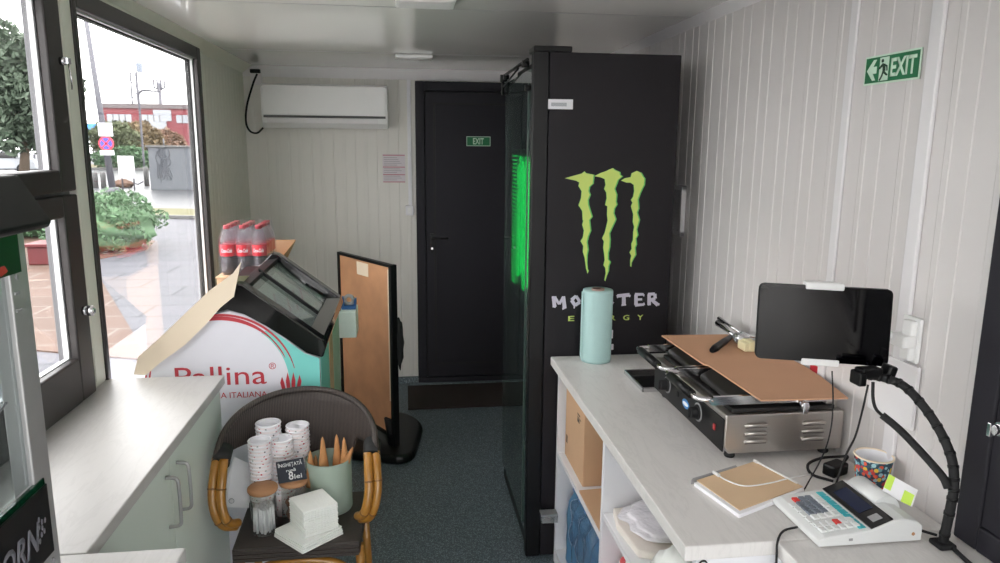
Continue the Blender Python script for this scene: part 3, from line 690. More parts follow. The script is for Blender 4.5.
# ------------------------------------------------------------------ right worktops and shelf unit
ZR = .845
b = MB(); b.box((.543, 1.2345, ZR-.032), (XR-.0035, 2.556, ZR)); tag(b.build('worktop', 'worktop', bevel=.003), 'long pale stone-look worktop carrying the grill on the right', 'worktop')
b = MB(); b.box((.735, YF+.3, ZR-.032), (XR-.0035, 1.2325, ZR)); tag(b.build('worktop', 'worktop', bevel=.003), 'narrower pale worktop nearest the viewer under the cash register', 'worktop')
SU = r = thing('shelf_unit', 'open white shelf unit under the long right worktop', 'shelf unit', (.57, 1.25, 0))
zt = ZR-.0325
b = MB(); b.box((.572, 2.53, 0), (1.10, 2.55, zt)); b.build('side_panel', 'shelf', r, .001)
b = MB(); b.box((.572, 1.905, 0), (1.10, 1.925, zt)); b.build('divider', 'shelf', r, .001)
b = MB(); b.box((.572, 1.245, 0), (1.10, 1.265, zt)); b.build('side_panel', 'shelf', r, .001)
b = MB(); b.box((1.085, 1.266, .05), (1.10, 1.904, zt)); b.box((1.085, 1.926, .05), (1.10, 2.529, zt)); b.build('back_panel', 'shelf', r)
for (ya_, yb_, z) in ((1.926, 2.529, .47), (1.266, 1.904, .555), (1.926, 2.529, .06), (1.266, 1.904, .06)):
    b = MB(); b.box((.574, ya_, z-.018), (1.084, yb_, z)); b.build('shelf_board', 'shelf', r, .001)
r = thing('base_cabinet', 'white base panel under the narrow worktop nearest the viewer', 'cabinet', (.78, .5, 0))
b = MB(); b.box((.79, YF+.35, 0), (1.10, 1.2, zt)); b.build('body', 'shelf', r, .002)
b = MB(); b.box((.783, .45, .08), (.79, 1.18, zt-.02)); b.build('door', 'shelf', r, .002)
b = MB(); b.tube([(.783, .95, .72), (.765, .95, .72), (.765, 1.05, .72), (.783, 1.05, .72)], .005, 8); b.build('handle', 'chrome', r)
q = at(700, 560, 'y', 1.243)
b = MB(); b.torus((q.x+.004, 1.236, q.z-.006), .008, .002, 'y', 14, 6, 0, PI); b.build('cable_clip', 'black', SU)

# carton, sheets, bottles, bags on the shelves
r = thing('cardboard_carton', 'tall brown cardboard carton on the upper shelf under the right worktop', 'box', (.6, 2.24, .47))
b = MB(); b.box((.597, 2.235, .4705), (.86, 2.51, .745)); b.build('body', 'carton', r, .003)
b = MB(); b.box((.596, 2.24, .744), (.725, 2.505, .748)); b.box((.73, 2.24, .744), (.861, 2.505, .748)); b.build('flap', 'carton', r)
b = MB()
for (z, y, w, h) in ((.70, 2.33, .035, .006), (.69, 2.33, .05, .004), (.675, 2.33, .03, .012), (.53, 2.49, .02, .03)): b.box((.5962, y-w, z), (.5968, y, z+h))
b.build('printed_marks', 'trunk', r)
b = MB(); b.prism([(.577, 1.93, .472), (.577, 2.20, .472), (.90, 2.22, .472), (.90, 1.93, .472)], (0, 0, .006)); tag(b.build('cardboard_sheet', 'carton'), 'flat brown cardboard sheet on the shelf in front of the carton', 'cardboard')
def water_bottle(x, y, z0, label):
    r = thing('water_bottle', label, 'bottle', (x, y, z0), 'blue water bottles in a clear bag')
    b = MB(); b.lathe([(.002,.001),(.034,.001),(.038,.02),(.035,.06),(.038,.1),(.035,.14),(.038,.2),(.03,.255),(.014,.285),(.014,.30)], (x, y, z0), 18); b.build('body', 'waterblue', r)
    b = MB(); b.cyl((x, y, z0+.298), (x, y, z0+.318), .016); b.build('cap', mat('cap_blue', (60, 120, 180), .5), r)
names = ['nearest the viewer', 'second from the viewer', 'third from the viewer', 'farthest from the viewer']
for j, nm in enumerate(('aisle-side', 'inner')):
    for k in range(6):
        water_bottle(.63+j*.08, 2.01+k*.084, .061, 'blue water bottle in the bagged pack, %s row, %s from the divider' % (nm, ['first','second','third','fourth','fifth','last'][k]))
b = MB(); b.blob((.665, 2.225, .245), (.082, .262, .18), 4, .12, 5)
tag(b.build('plastic_bag', glassmat('blue_clear_bag', (200, 225, 240), ior=1.45, dens=.10, dcol=(200, 225, 238), rough=.12)), 'crinkled clear plastic bag around the blue bottles under the carton shelf', 'bag')
r = thing('wrapped_tray', 'white tray wrapped in clear crinkled plastic on the second shelf bay', 'tray', (.65, 1.7, .555))
b = MB(); b.prism([(.66, 1.63, .556), (.60, 1.66, .556), (.585, 1.80, .556), (.60, 1.89, .556), (.90, 1.89, .556), (.90, 1.63, .556)], (0, 0, .022)); b.build('tray', mat('tray_pale', (232, 224, 216), .6), r, .004)
b = MB(); b.blob((.745, 1.765, .598), (.150, .125, .020), 9, .10, 4); b.build('plastic_wrap', mat('cloudy_wrap', (222, 218, 224), .25, var=.08, scale=14, bump=.8, bscale=30), r)
def packet(name, label, c, size, cols, rz, seed, cat='bag'):
    r = thing(name, label, cat, c)
    b = MB()
    nx, ny = 12, 9; w, h, t = size; R = Matrix.Translation(Vector(c)) @ Matrix.Rotation(rz, 4, 'Z'); rn = random.Random(seed); gr = {}
    for sgn in (1, -1):
        for i in range(nx+1):
            for j in range(ny+1):
                if sgn < 0 and (i in (0, nx) or j in (0, ny)): continue
                u, v = i/nx*2-1, j/ny*2-1
                k = max(0, (1-u**4)*(1-v**4))**.6
                z = t*k*(1+.15*rn.uniform(-1, 1)) if sgn > 0 else -t*k*.15
                gr[(i, j, sgn)] = b.bm.verts.new(R @ Vector((u*w/2, v*h/2, z+t*.16)))
    for sgn in (1, -1):
        g = lambda i, j: gr.get((i, j, sgn)) or gr[(i, j, 1)]
        for i in range(nx):
            for j in range(ny): f = b.bm.faces.new([g(i, j), g(i+1, j), g(i+1, j+1), g(i, j+1)]); f.smooth = True
    b.build('body', cols[0], r)
    b = MB(); b.prism([R @ Vector(p) for p in ((-w*.16, -h*.16, t*1.12), (w*.14, -h*.2, t*1.13), (w*.2, h*.12, t*1.13), (-w*.1, h*.2, t*1.12))], (0, 0, .003)); b.build('printed_patch', cols[1], r)
    return r
packet('food_packet', 'white and green printed packet on the near end of the shelf', (.70, 1.50, .557), (.22, .17, .10), [printed_mat('packet_print', (224, 226, 222), (122, 168, 84), (196, 120, 70)), mat('packet_green', (130, 170, 90), .5)], .2, 3)
packet('food_packet', 'yellow and white packet lying beside the green printed packet', (.665, 1.375, .557), (.12, .10, .07), [printed_mat('packet_print_yellow', (226, 226, 220), (216, 200, 40), (214, 196, 50)), 'redlab'], -.3, 5)
r = thing('striped_bag', 'red and white striped bag on the lower shelf of the second bay', 'bag', (.66, 1.78, .3))
b = MB(); b.blob((.648, 1.80, .28), (.068, .095, .20), 12, .05, 4)
sm = mat('red_white_stripe', (200, 40, 48), .4)
n = sm.node_tree.nodes; l = sm.node_tree.links; w = n.new('ShaderNodeTexWave'); w.inputs['Scale'].default_value = 9; w.inputs['Distortion'].default_value = 1.5; w.bands_direction = 'Z'
tc = n.new('ShaderNodeTexCoord'); l.new(tc.outputs['Object'], w.inputs['Vector']); cr = n.new('ShaderNodeValToRGB'); cr.color_ramp.interpolation = 'CONSTANT'
cr.color_ramp.elements[0].color = srgb((198, 36, 48)); cr.color_ramp.elements[1].position = .72; cr.color_ramp.elements[1].color = srgb((232, 226, 226)); l.new(w.outputs['Fac'], cr.inputs[0]); l.new(cr.outputs[0], n['Principled BSDF'].inputs['Base Color'])
b.build('body', sm, r)
b = MB(); b.torus((.648, 1.80, .47), .03, .006, 'y', 18, 6, 0, PI); b.build('handle', 'blackmatte', r)
r = thing('acrylic_holder', 'small clear plastic holder sticking out beside the fridge foot', 'holder', (.5, 2.5, .3))
q = at(547, 518, 'y', 2.50)
b = MB(); b.box((q.x-.022, 2.49, q.z-.018), (.573, 2.53, q.z+.018)); b.build('body', glassmat('acrylic', (215, 220, 225), ior=1.5, dens=.3), r, .002)
b = MB(); b.box((q.x-.024, 2.489, q.z+.012), (.571, 2.531, q.z+.019)); b.build('rim', 'alu', r)

# aqua paper roll
cx, cy = .70, 2.49
r = thing('paper_roll', 'upright roll of aqua blue paper towel at the far end of the right worktop', 'paper roll', (cx, cy, ZR))
b = MB(); b.shell([(.024,.0),(.054,.0),(.0555,.01),(.0555,.262),(.054,.268),(.024,.266)], (cx, cy, ZR+.0005), 36); bmesh.ops.delete(b.bm, geom=[f for f in b.bm.faces if len(f.verts) > 8], context='FACES'); b.build('paper', 'roll', r)
b = MB(); b.shell([(.0205,.0),(.0235,.0),(.0235,.272),(.0205,.272)], (cx, cy, ZR+.0005), 30); bmesh.ops.delete(b.bm, geom=[f for f in b.bm.faces if len(f.verts) > 8], context='FACES'); b.build('core', 'core', r)
b = MB(); b.prism([(cx-.056, cy-.012, ZR+.01), (cx-.0575, cy+.008, ZR+.01), (cx-.0575, cy+.008, ZR+.262), (cx-.056, cy-.012, ZR+.258)], (-.0014, 0, 0)); b.build('loose_end', 'roll', r)

# ------------------------------------------------------------------ contact grill
gx0, gx1, gy0, gy1, gz0, gz1 = .79, 1.108, 1.60, 2.11, ZR+.02, .968
r = thing('contact_grill', 'double stainless contact grill with two black top plates on the worktop', 'grill', (gx0, gy0, ZR))
b = MB(); b.prism([(gx0+.012, gy0, gz0), (gx1, gy0, gz0), (gx1, gy0, gz1), (gx0, gy0, gz1), (gx0-.0, gy0, gz1-.012), (gx0+.0, gy0, gz0+.02)], (0, gy1-gy0, 0)); b.build('body', 'steel', r, .003)
b = MB(); b.box((gx0-.003, gy0+.006, gz0+.004), (gx0+.001, gy1-.006, gz1-.014)); b.build('control_panel', 'black', r, .001)
for y in (1.76, 1.99):
    b = MB(); zc = (gz0+gz1)/2
    b.cyl((gx0-.003, y, zc), (gx0-.008, y, zc), .021, .021, 24); b.cyl((gx0-.008, y, zc), (gx0-.026, y, zc), .016, .0145, 20); b.obox((gx0-.028, y, zc), (.006, .006, .028)); k_ = b.build('knob', 'blackmatte', r, .001)
    b = MB(); b.cyl((gx0-.0029, y, zc), (gx0-.0045, y, zc), .026, .026, 28); b.build('dial_ring', 'ventgrey', k_)
for y in (1.655, 1.905):
    b = MB(); b.box((gx0-.006, y-.006, zc-.008), (gx0-.002, y+.006, zc+.008)); b.build('switch', 'ind' if y < 1.7 else 'blackmatte', r, .002)
b = MB(); b.prism([(gx0-.0032, 1.845+.024*math.cos(k*PI/10), zc-.008+.0135*math.sin(k*PI/10)) for k in range(20)], (-.0012, 0, 0)); bd = b.build('badge', 'bluebadge', r)
b = MB(); b.prism([(gx0-.0044, 1.845+.019*math.cos(k*PI/10), zc-.008+.0055*math.sin(k*PI/10)) for k in range(20)], (-.0006, 0, 0)); b.build('badge_band', 'paperw', bd)
for j, xx in enumerate((gx0+.05, gx0+.205)):
    for k in range(3):
        z = gz0+.034+k*.021
        b = MB(); b.tube([(xx, gy0-.002, z-.004), (xx+.010, gy0-.005, z), (xx+.055, gy0-.005, z), (xx+.063, gy0-.001, z-.003)], [.003, .0055, .0055, .002], 10); b.build('louvre', 'steel', r)
        b = MB(); b.box((xx+.004, gy0-.0012, z-.009), (xx+.06, gy0-.0002, z-.005)); b.build('louvre_slot', 'doordark', r)
for (x, y) in ((gx0+.03, gy0+.03), (gx1-.03, gy0+.03), (gx0+.03, gy1-.03), (gx1-.03, gy1-.03)):
    b = MB(); b.lathe([(.012, 0), (.014, .004), (.011, .0205)], (x, y, ZR+.0004), 16); b.build('foot', 'blackmatte', r)
b = MB(); b.box((gx0+.02, gy0+.012, gz1), (gx1-.02, gy1-.012, gz1+.012)); b.build('lower_plate', 'grill', r, .003)
for i, (ya_, yb_) in enumerate(((1.612, 1.85), (1.862, 2.10))):
    b = MB(); b.prism([(gx0+.028, ya_+.014, gz1+.014), (gx1-.06, ya_+.014, gz1+.014), (gx1-.06, ya_+.014, gz1+.034), (gx1-.12, ya_+.014, gz1+.052), (gx0+.07, ya_+.014, gz1+.052), (gx0+.028, ya_+.014, gz1+.030)], (0, yb_-ya_-.028, 0))
    tp = b.build('upper_plate', 'grill', r, .006)
    # chrome side arms and black grip
    zz = gz1+.033
    b = MB(); 
    for y in (ya_+.004, yb_-.004):
        b.prism([(gx0-.035, y-.005, zz-.010), (gx1-.02, y-.005, zz-.010), (gx1-.02, y-.005, zz+.014), (gx0-.03, y-.005, zz+.012), (gx0-.045, y-.005, zz+.004)], (0, .010, 0))
    b.tube(smooth_path([(gx0-.03, ya_+.004, zz+.003), (gx0-.062, ya_+.012, zz+.005), (gx0-.070, ya_+.04, zz+.006), (gx0-.070, yb_-.04, zz+.006), (gx0-.062, yb_-.012, zz+.005), (gx0-.03, yb_-.004, zz+.003)], 6), .0065, 10)
    b.build('lift_frame', 'chrome', tp, .001)
    b = MB(); b.tube([(gx0-.070, ya_+.045, zz+.006), (gx0-.070, yb_-.045, zz+.006)], .0125, 12); b.build('grip', 'black', tp)
b = MB(); b.cyl((gx1-.11, gy0+.012, gz1+.016), (gx1-.11, gy0-.004, gz1+.016), .011); b.obox((gx1-.11, gy0-.004, gz1+.012), (.014, .006, .03)); b.build('hinge_clip', 'chrome', r, .002)
b = MB(); b.box((gx1-.04, gy0+.02, gz1), (gx1-.008, gy1-.02, gz1+.05)); b.build('rear_hinge_box', 'steel', r, .003)
# kraft sheet on top of it
zk = gz1+.0535
b = MB(); pts = [(.825, 2.16), (1.045, 2.15), (1.098, 1.97), (1.108, 1.80), (1.100, 1.70), (1.072, 1.54), (.850, 1.548), (.842, 1.83), (.832, 1.845)]
b.prism([(x, y, zk) for x, y in pts], (0, 0, .004)); tag(b.build('kraft_sheet', 'kraft'), 'large brown kraft board lying across the top of the grill', 'cardboard')
# spatula, whisk, blocks on the sheet
zs = zk+.0045
def on(px, py): q = at(px, py, 'z', zs+.006); return Vector((q.x, q.y, zs+.008))
r = thing('spatula', 'black-handled spatula resting across the kraft board', 'spatula', on(722, 345))
A, B_ = on(712, 351), on(731, 337)
b = MB(); b.tube([A, A.lerp(B_, .15), A.lerp(B_, .6), B_], [.008, .0115, .011, .007], 10); b.build('handle', 'black', r)
b = MB(); D_ = on(756, 340)+Vector((0, 0, .004)); b.tube([B_, B_.lerp(D_, .5)+Vector((0, 0, .012)), D_], [.0045, .0035, .002], 8)
b.prism([B_.lerp(D_, .6)+Vector((0, .02, .004)), D_+Vector((.02, .025, .004)), D_+Vector((.04, -.025, .004)), B_.lerp(D_, .6)+Vector((0, -.012, .004))], (0, 0, .002)); b.build('blade', 'chrome', r)
r = thing('steel_tongs', 'shiny steel tongs behind the spatula on the kraft board', 'tongs', on(722, 330))
A, B_ = on(718, 327)+Vector((0, 0, .012)), on(738, 340)+Vector((0, 0, .002))
b = MB(); b.tube([A, A.lerp(B_, .3), A.lerp(B_, .5), B_], [.012, .009, .006, .006], 10); b.build('lower_arm', 'chrome', r)
b = MB(); b.tube([A+Vector((.01, .02, .012)), B_+Vector((.02, .02, .012))], [.006, .005], 8); b.build('upper_arm', 'chrome', r)
b = MB(); b.blob(tuple(on(741, 343)+Vector((0, 0, .012))), (.022, .022, .02), 5, .2, 3); tag(b.build('foil_scrap', 'foil', bevel=0), 'crumpled silver foil beside the spatula head', 'foil')
for px, sx in ((748, .010), (753.5, .013)):
    q = on(px, 350); b = MB(); b.box((q.x-sx, q.y, zs), (q.x+sx, q.y+.05, zs+.016+sx)); tag(b.build('cheese_block', 'cheese', bevel=.003), 'pale yellow block on the kraft board, %s' % ('the narrower left one' if px < 750 else 'the wider one near the tablet'), 'block')
# small steel tray beyond the grill
r = thing('steel_tray', 'small steel tray with dark inside on the worktop beyond the grill', 'tray', (.76, 2.2, ZR))
b = MB(); tx0, tx1, ty0, ty1 = .756, .90, 2.125, 2.32
for (x0_, y0_, x1_, y1_) in ((tx0, ty0, tx0+.006, ty1), (tx1-.006, ty0, tx1, ty1), (tx0, ty0, tx1, ty0+.006), (tx0, ty1-.006, tx1, ty1)): b.box((x0_, y0_, ZR+.0005), (x1_, y1_, ZR+.016))
b.build('rim', 'chrome', r, .002)
b = MB(); b.box((tx0+.006, ty0+.006, ZR+.0005), (tx1-.006, ty1-.006, ZR+.004)); b.build('inside', 'blackgloss', r)

# ------------------------------------------------------------------ tablet with wall bracket
yt = 1.40
c4 = [at(760, 283, 'y', yt+.038), at(894, 290, 'y', yt-.030), at(888, 367, 'y', yt-.030), at(755, 358, 'y', yt+.038)]
r = thing('wall_tablet', 'black tablet screen held by white clamps on a wall bracket', 'tablet', (c4[3]+c4[2])/2)
def rrect(c4, rad, n=6):
    """rounded quad outline through four corners TL TR BR BL"""
    out = []
    for i in range(4):
        p = c4[i]; a = (c4[i-1]-p).normalized(); d = (c4[(i+1) % 4]-p).normalized()
        for k in range(n+1):
            t = k/n; s_ = p+a*rad; e_ = p+d*rad
            out.append((1-t)**2*s_+2*t*(1-t)*p+t*t*e_)
    return out
nrm = (c4[1]-c4[0]).cross(c4[3]-c4[0]).normalized()
if nrm.y > 0: nrm = -nrm
b = MB(); b.prism(rrect(c4, .014), nrm*-.010); b.build('casing', 'black', r, .001)
ins = [c4[0].lerp(c4[2], .004), c4[1].lerp(c4[3], .004), c4[2].lerp(c4[0], .004), c4[3].lerp(c4[1], .004)]
b = MB(); b.prism([p+nrm*.0012 for p in rrect(ins, .013)], nrm*-.001); b.build('screen', 'screen', r)
def clamp(e0, e1, u0, u1, h, nm):
    A = e0.lerp(e1, u0); B2 = e0.lerp(e1, u1); up = Vector((0, 0, h)); sh = up*-.5
    b = MB(); b.prism([A+sh+nrm*.004, B2+sh+nrm*.004, B2+sh+up+nrm*.004, A+sh+up+nrm*.004], nrm*-.026); b.build(nm, 'white', r, .003)
clamp(c4[0], c4[1], .345, .635, .016, 'clamp'); clamp(c4[3], c4[2], .35, .635, .015, 'clamp')
A = c4[3].lerp(c4[2], .5)-nrm*.016; B2 = c4[0].lerp(c4[1], .49)-nrm*.016; dx = (c4[2]-c4[3]).normalized()*.012
b = MB(); b.prism([A-dx, A+dx, B2+dx, B2-dx], nrm*-.012); b.build('spine', 'white', r, .002)
q = at(905, 345, 'x', XR-.02)
b = MB(); b.tube([(A.x, A.y+.012, 1.235), (A.x+.02, A.y+.05, 1.225), (1.04, yt+.045, 1.215), (1.088, yt+.015, 1.212)], .009, 8); b.build('arm', 'white', r)
b = MB(); b.box((1.075, 1.375, 1.195), (1.107, 1.43, 1.222)); b.box((XR-.012, 1.372, 1.16), (XR-.003, 1.43, 1.262)); b.box((1.093, 1.38, 1.165), (XR-.01, 1.41, 1.255)); b.build('wall_plate', 'white', r, .004)
# red sticker and pale plate on the wall behind
b = MB(); q0 = at(810, 375, 'x', XR-.004); q1 = at(824, 370, 'x', XR-.004); b.box((XR-.006, q1.y, q0.z), (XR-.0038, q0.y, q1.z)); tag(b.build('red_sticker', 'redlab'), 'small red sticker on the right wall below the tablet', 'sticker')
b = MB(); q0 = at(866, 400, 'x', XR-.004); q1 = at(922, 368, 'x', XR-.004); b.box((XR-.014, q1.y, q0.z-.01), (XR-.0045, q0.y-.02, q1.z)); tag(b.build('wall_plate', 'trimw', bevel=.002), 'blank pale plate on the right wall behind the black cable arm', 'plate')

# black gooseneck cable arm
def P(px, py, y): return at(px, py, 'y', y)
path = [P(866, 375, 1.34), P(884, 378, 1.33), P(904, 386, 1.30), P(924, 407, 1.255), P(941, 433, 1.215), P(952, 460, 1.18), P(954, 485, 1.165), P(951, 505, 1.165), P(946, 519, 1.175)]
path[-1].z = ZR+.006
r = thing('flexible_stand', 'black flexible arm wrapped in cables rising from the worktop to the tablet', 'arm', path[-1])
sp = smooth_path(path, 8)
def clampx(pts):
    for p in pts: p.x = min(p.x, XR-.028)
    return pts
sp = clampx(sp)
b = MB(); b.tube(sp, .0090, 12); b.build('sleeve', 'blackmatte', r)
b = MB()
acc = 0
for i in range(2, len(sp)-1, 4):
    b = MB(); t = (sp[i+1]-sp[i]).normalized(); b.cyl(sp[i]-t*.003, sp[i]+t*.003, .0103, .0103, 12); b.build('cable_tie', 'black', r)
b = MB(); A = sp[0]; b.obox(A+Vector((.005, 0, .006)), (.05, .03, .022), rz=.1); b.obox(A+Vector((-.02, -.004, -.004)), (.018, .036, .03)); b.obox(A+Vector((.05, 0, .004)), (.02, .03, .034), ry=.3); b.build('clamp_head', 'black', r, .004)
b = MB(); b.box((sp[-1].x-.018, sp[-1].y-.018, ZR+.0005), (sp[-1].x+.018, sp[-1].y+.018, ZR+.012)); b.build('base', 'blackmatte', r, .004)
sp2 = clampx(smooth_path([P(882, 415, 1.31), P(900, 430, 1.28), P(922, 453, 1.225), P(942, 476, 1.178), P(948, 488, 1.166)], 6))
b = MB(); b.tube(sp2, .0078, 12); tag(b.build('cable_sleeve', 'blackmatte'), 'short black cable sleeve lying against the flexible arm', 'cable')
for pts, rad, lab in (
    ([P(873, 382, 1.355), P(873, 398, 1.35), P(876, 409, 1.34), P(884, 417, 1.33)], .0035, 'black cable curving from the arm clamp into the short sleeve'),
    ([P(868, 385, 1.36), P(862, 412, 1.37), P(855, 437, 1.39), P(846, 455, 1.40), Vector((.985, 1.43, ZR+.004))], .0022, 'thin black cable hanging from the arm clamp to the worktop behind the cup'),
    ([P(832, 371, 1.385), P(833, 400, 1.37), P(831, 428, 1.36), P(823, 455, 1.37), Vector((.905, 1.425, ZR+.003))], .0016, 'thin black cable hanging straight down from the tablet'),
    ([Vector((.80, 1.27, ZR+.006)), Vector((.765, 1.262, ZR+.004)), Vector((.732, 1.225, ZR+.003)), Vector((.7315, 1.222, .80)), Vector((.731, 1.22, .66)), Vector((.731, 1.2, .5))], .0024, 'black cord dropping over the worktop edge from the cash register'),
    ([Vector((1.022, 1.24, ZR+.018)), Vector((1.04, 1.225, ZR+.010)), Vector((1.062, 1.20, ZR+.010))], .003, 'short black cord between the cash register and the cable arm'),
    ([Vector((1.066, 1.17, ZR+.006)), Vector((1.055, 1.10, ZR+.006)), Vector((1.05, 1.0, ZR+.006)), Vector((1.045, .85, ZR+.006))], .0045, 'black cable running along the worktop foot of the right-hand door')):
    b = MB(); b.tube(smooth_path(pts), rad, 8); tag(b.build('cable', 'blackmatte'), lab, 'cable')
r = thing('power_adapter', 'black power plug and cable heap on the worktop beside the patterned cup', 'adapter', (1.0, 1.50, ZR))
b = MB(); b.obox((1.03, 1.50, ZR+.016), (.055, .035, .03), rz=.4); b.build('plug', 'black', r, .005)
b = MB(); b.tube(smooth_path([(1.05, 1.51, ZR+.02), (1.08, 1.53, ZR+.03), (1.085, 1.57, ZR+.012), (1.04, 1.575, ZR+.008), (.99, 1.55, ZR+.006), (.97, 1.50, ZR+.004), (1.0, 1.46, ZR+.004)]), .0035, 8); b.build('cord', 'blackmatte', r)

# ------------------------------------------------------------------ cash register
x0, x1, y0, y1 = .80, 1.024, 1.195, 1.372
r = thing('cash_register', 'white desktop cash register with keypad and dark display on the near worktop', 'cash register', (x0, y0, ZR))
def zsurf(x): 
    pr = [(x0, .018), (x0+.015, .024), (.915, .034), (.962, .052), (.985, .053), (x1-.012, .046), (x1, .038)]
    for (a, za), (c, zc_) in zip(pr, pr[1:]):
        if x <= c: return za+(zc_-za)*(x-a)/(c-a)
    return pr[-1][1]
prof = [(x0+.004, .004), (x0, .008), (x0, .018), (x0+.015, .024), (.915, .034), (.962, .052), (.985, .053), (x1-.012, .046), (x1, .036), (x1, .004)]
b = MB(); b.prism([(x, y0, ZR+z) for x, z in prof], (0, y1-y0, 0)); b.build('body', 'regbody', r, .006, 3)
b = MB(); b.box((x0+.02, y0+.01, ZR+.0004), (x1-.02, y1-.01, ZR+.006)); b.build('base', 'ventgrey', r)
b = MB(); b.cyl((.992, y1-.012, ZR+.034), (.992, y0+.07, ZR+.034), .032, .032, 32); b.build('paper_cover', 'regbody', r)
b = MB(); b.prism([(.914, 0, ZR+.033), (.960, 0, ZR+.0505), (.959, 0, ZR+.0540), (.913, 0, ZR+.0365)], (0, 1, 0))
for v in b.bm.verts: v.co.y = y0+.004 if v.co.y < .5 else y1-.004
dp = b.build('display_bezel', 'blackgloss', r)
b = MB(); b.prism([(.922, 0, ZR+.0395), (.951, 0, ZR+.0508), (.9506, 0, ZR+.0518), (.9216, 0, ZR+.0405)], (0, 1, 0))
for v in b.bm.verts: v.co.y = y0+.055 if v.co.y < .5 else y1-.03
b.build('lcd', 'lcd', dp)
b = MB(); b.prism([(.926, 0, ZR+.0410), (.946, 0, ZR+.0488), (.9456, 0, ZR+.0499), (.9256, 0, ZR+.0421)], (0, 1, 0))
for v in b.bm.verts: v.co.y = y0+.016 if v.co.y < .5 else y0+.036
b.build('maker_label', 'ventgrey', dp)
def key(x, y, m, w=.0125, d=.0160, h=.004):
    b = MB(); z = ZR+zsurf(x)
    b.box((x-w/2, y-d/2, z-.002), (x+w/2, y+d/2, z+h)); b.build('key', m, r, .0012)
for i in range(4):
    for j in range(5):
        yy = y1-.030-j*.0185; xx = x0+.036+i*.0150
        if i < 3 and j < 4+0: m_ = 'keyg'
        else: m_ = 'keyw'
        if (i, j) == (0, 0): m_ = 'keyr'
        key(xx, yy, m_)
for i in range(6):
    for j in range(2):
        key(x0+.024+i*.0140, y0+.016+j*.0185+.010, 'keyr' if (i, j) == (3, 1) else 'keyw')
for j in range(8): key(x0+.101, y0+.020+j*.0195, 'keyt', w=.016, d=.0175, h=.0015)
for j in range(5): key(x0+.020, y1-.045-j*.021, 'keyw', w=.009, d=.016, h=.002)
b = MB(); b.cyl((1.004, y0-.001, ZR+.020), (1.004, y0+.002, ZR+.020), .0035); b.build('side_screw', 'lidwood', r)
b = MB(); b.box((.865, y0-.0008, ZR+.014), (.873, y0+.002, ZR+.019)); b.build('side_slot', 'ventgrey', r)
# price tag card
pts = [P(889, 474, 1.30), P(918, 490, 1.265), P(912, 507, 1.255), P(882, 492, 1.29)]
for p in pts: p.x = min(p.x, XR-.008)
r = thing('price_tag', 'white and lime green price tag leaning behind the cash register', 'tag', pts[3])
nn = (pts[1]-pts[0]).cross(pts[3]-pts[0]).normalized()
b = MB(); b.prism(pts, nn*.0015); b.build('card', 'paperw', r)
if nn.y > 0: off = -nn*.0008
else: off = nn*.0025
for (u0, u1, v0, v1) in ((.0, .22, .0, .75), (.62, .95, .35, 1.0)):
    g = lambda u, v: (pts[0].lerp(pts[1], u)).lerp(pts[3].lerp(pts[2], u), v)+off
    b = MB(); b.prism([g(u0, v0), g(u1, v0), g(u1, v1), g(u0, v1)], nn*.0005); b.build('lime_patch', 'lime', r)
# patterned paper cup
r = thing('paper_cup', 'patterned blue and orange paper cup behind the cash register', 'cup', (1.072, 1.425, ZR))
b = MB(); b.shell([(.001, .0005), (.033, .0005), (.0415, .080), (.0395, .080), (.0315, .006), (.001, .006)], (1.072, 1.425, ZR), 32); b.build('body', 'cupblue', r)
b = MB(); b.lathe([(.001, .0065), (.0312, .0065), (.0393, .0805)], (1.072, 1.425, ZR), 32); bmesh.ops.delete(b.bm, geom=[f for f in b.bm.faces if len(f.verts) > 8], context='FACES'); b.build('lining', 'paperw', r, norm=False)
b = MB(); b.torus((1.072, 1.425, ZR+.081), .0412, .0024, 'z', 32, 8); b.build('rim', 'cream', r)
# kraft notebook with pages
r = thing('notebook', 'kraft covered notebook with white pages lying on the worktop', 'notebook', (.78, 1.45, ZR))
K = [(.665, 1.487), (.702, 1.333), (.905, 1.425), (.853, 1.572)]
cK = Vector((sum(a for a, _ in K)/4, sum(c for _, c in K)/4))
b = MB(); b.prism([(cK.x+(a-cK.x)*1.0-.002, cK.y+(c-cK.y)*1.0-.006, ZR+.0005) for a, c in K], (0, 0, .009)); b.build('pages', 'paperw', r, .001)
b = MB(); b.prism([(cK.x+(a-cK.x)*.97+.004, cK.y+(c-cK.y)*.95+.003, ZR+.0097) for a, c in K], (0, 0, .0016)); b.build('cover', mat('notebook_kraft', (214, 184, 150), .8, var=.06, scale=14), r)
b = MB(); b.prism([(.660, 1.490, ZR+.0003), (.668, 1.498, ZR+.0003), (.80, 1.553, ZR+.0003), (.80, 1.545, ZR+.0003)], (0, 0, .0118)); b.build('spine', 'ventgrey', r)
zz = ZR+.0135
def onz(px, py, z): return at(px, py, 'z', z)
b = MB(); b.tube(smooth_path([onz(717, 474, zz+.004), onz(726, 480, zz), onz(745, 486, zz), onz(770, 483, zz), onz(790, 478, zz), onz(812, 474, ZR+.003)]), .0017, 8); cb = b.build('charging_cable', 'white'); tag(cb, 'thin white charging cable lying over the kraft notebook', 'cable')
b = MB(); b.tube([onz(713.5, 472, zz+.004), onz(719, 475.5, zz+.004)], .0042, 8); b.build('connector', 'white', cb)
b = MB(); b.tube([onz(755, 461, ZR+.014), onz(797, 483, ZR+.014)], [.0028, .0022], 8); st = b.build('stylus', 'white'); tag(st, 'slim white stick lying on the far edge of the notebook', 'stick')
b = MB(); b.tube([onz(754, 460.5, ZR+.014), onz(758, 462.5, ZR+.014)], .0042, 8); b.build('end_cap', 'white', st)
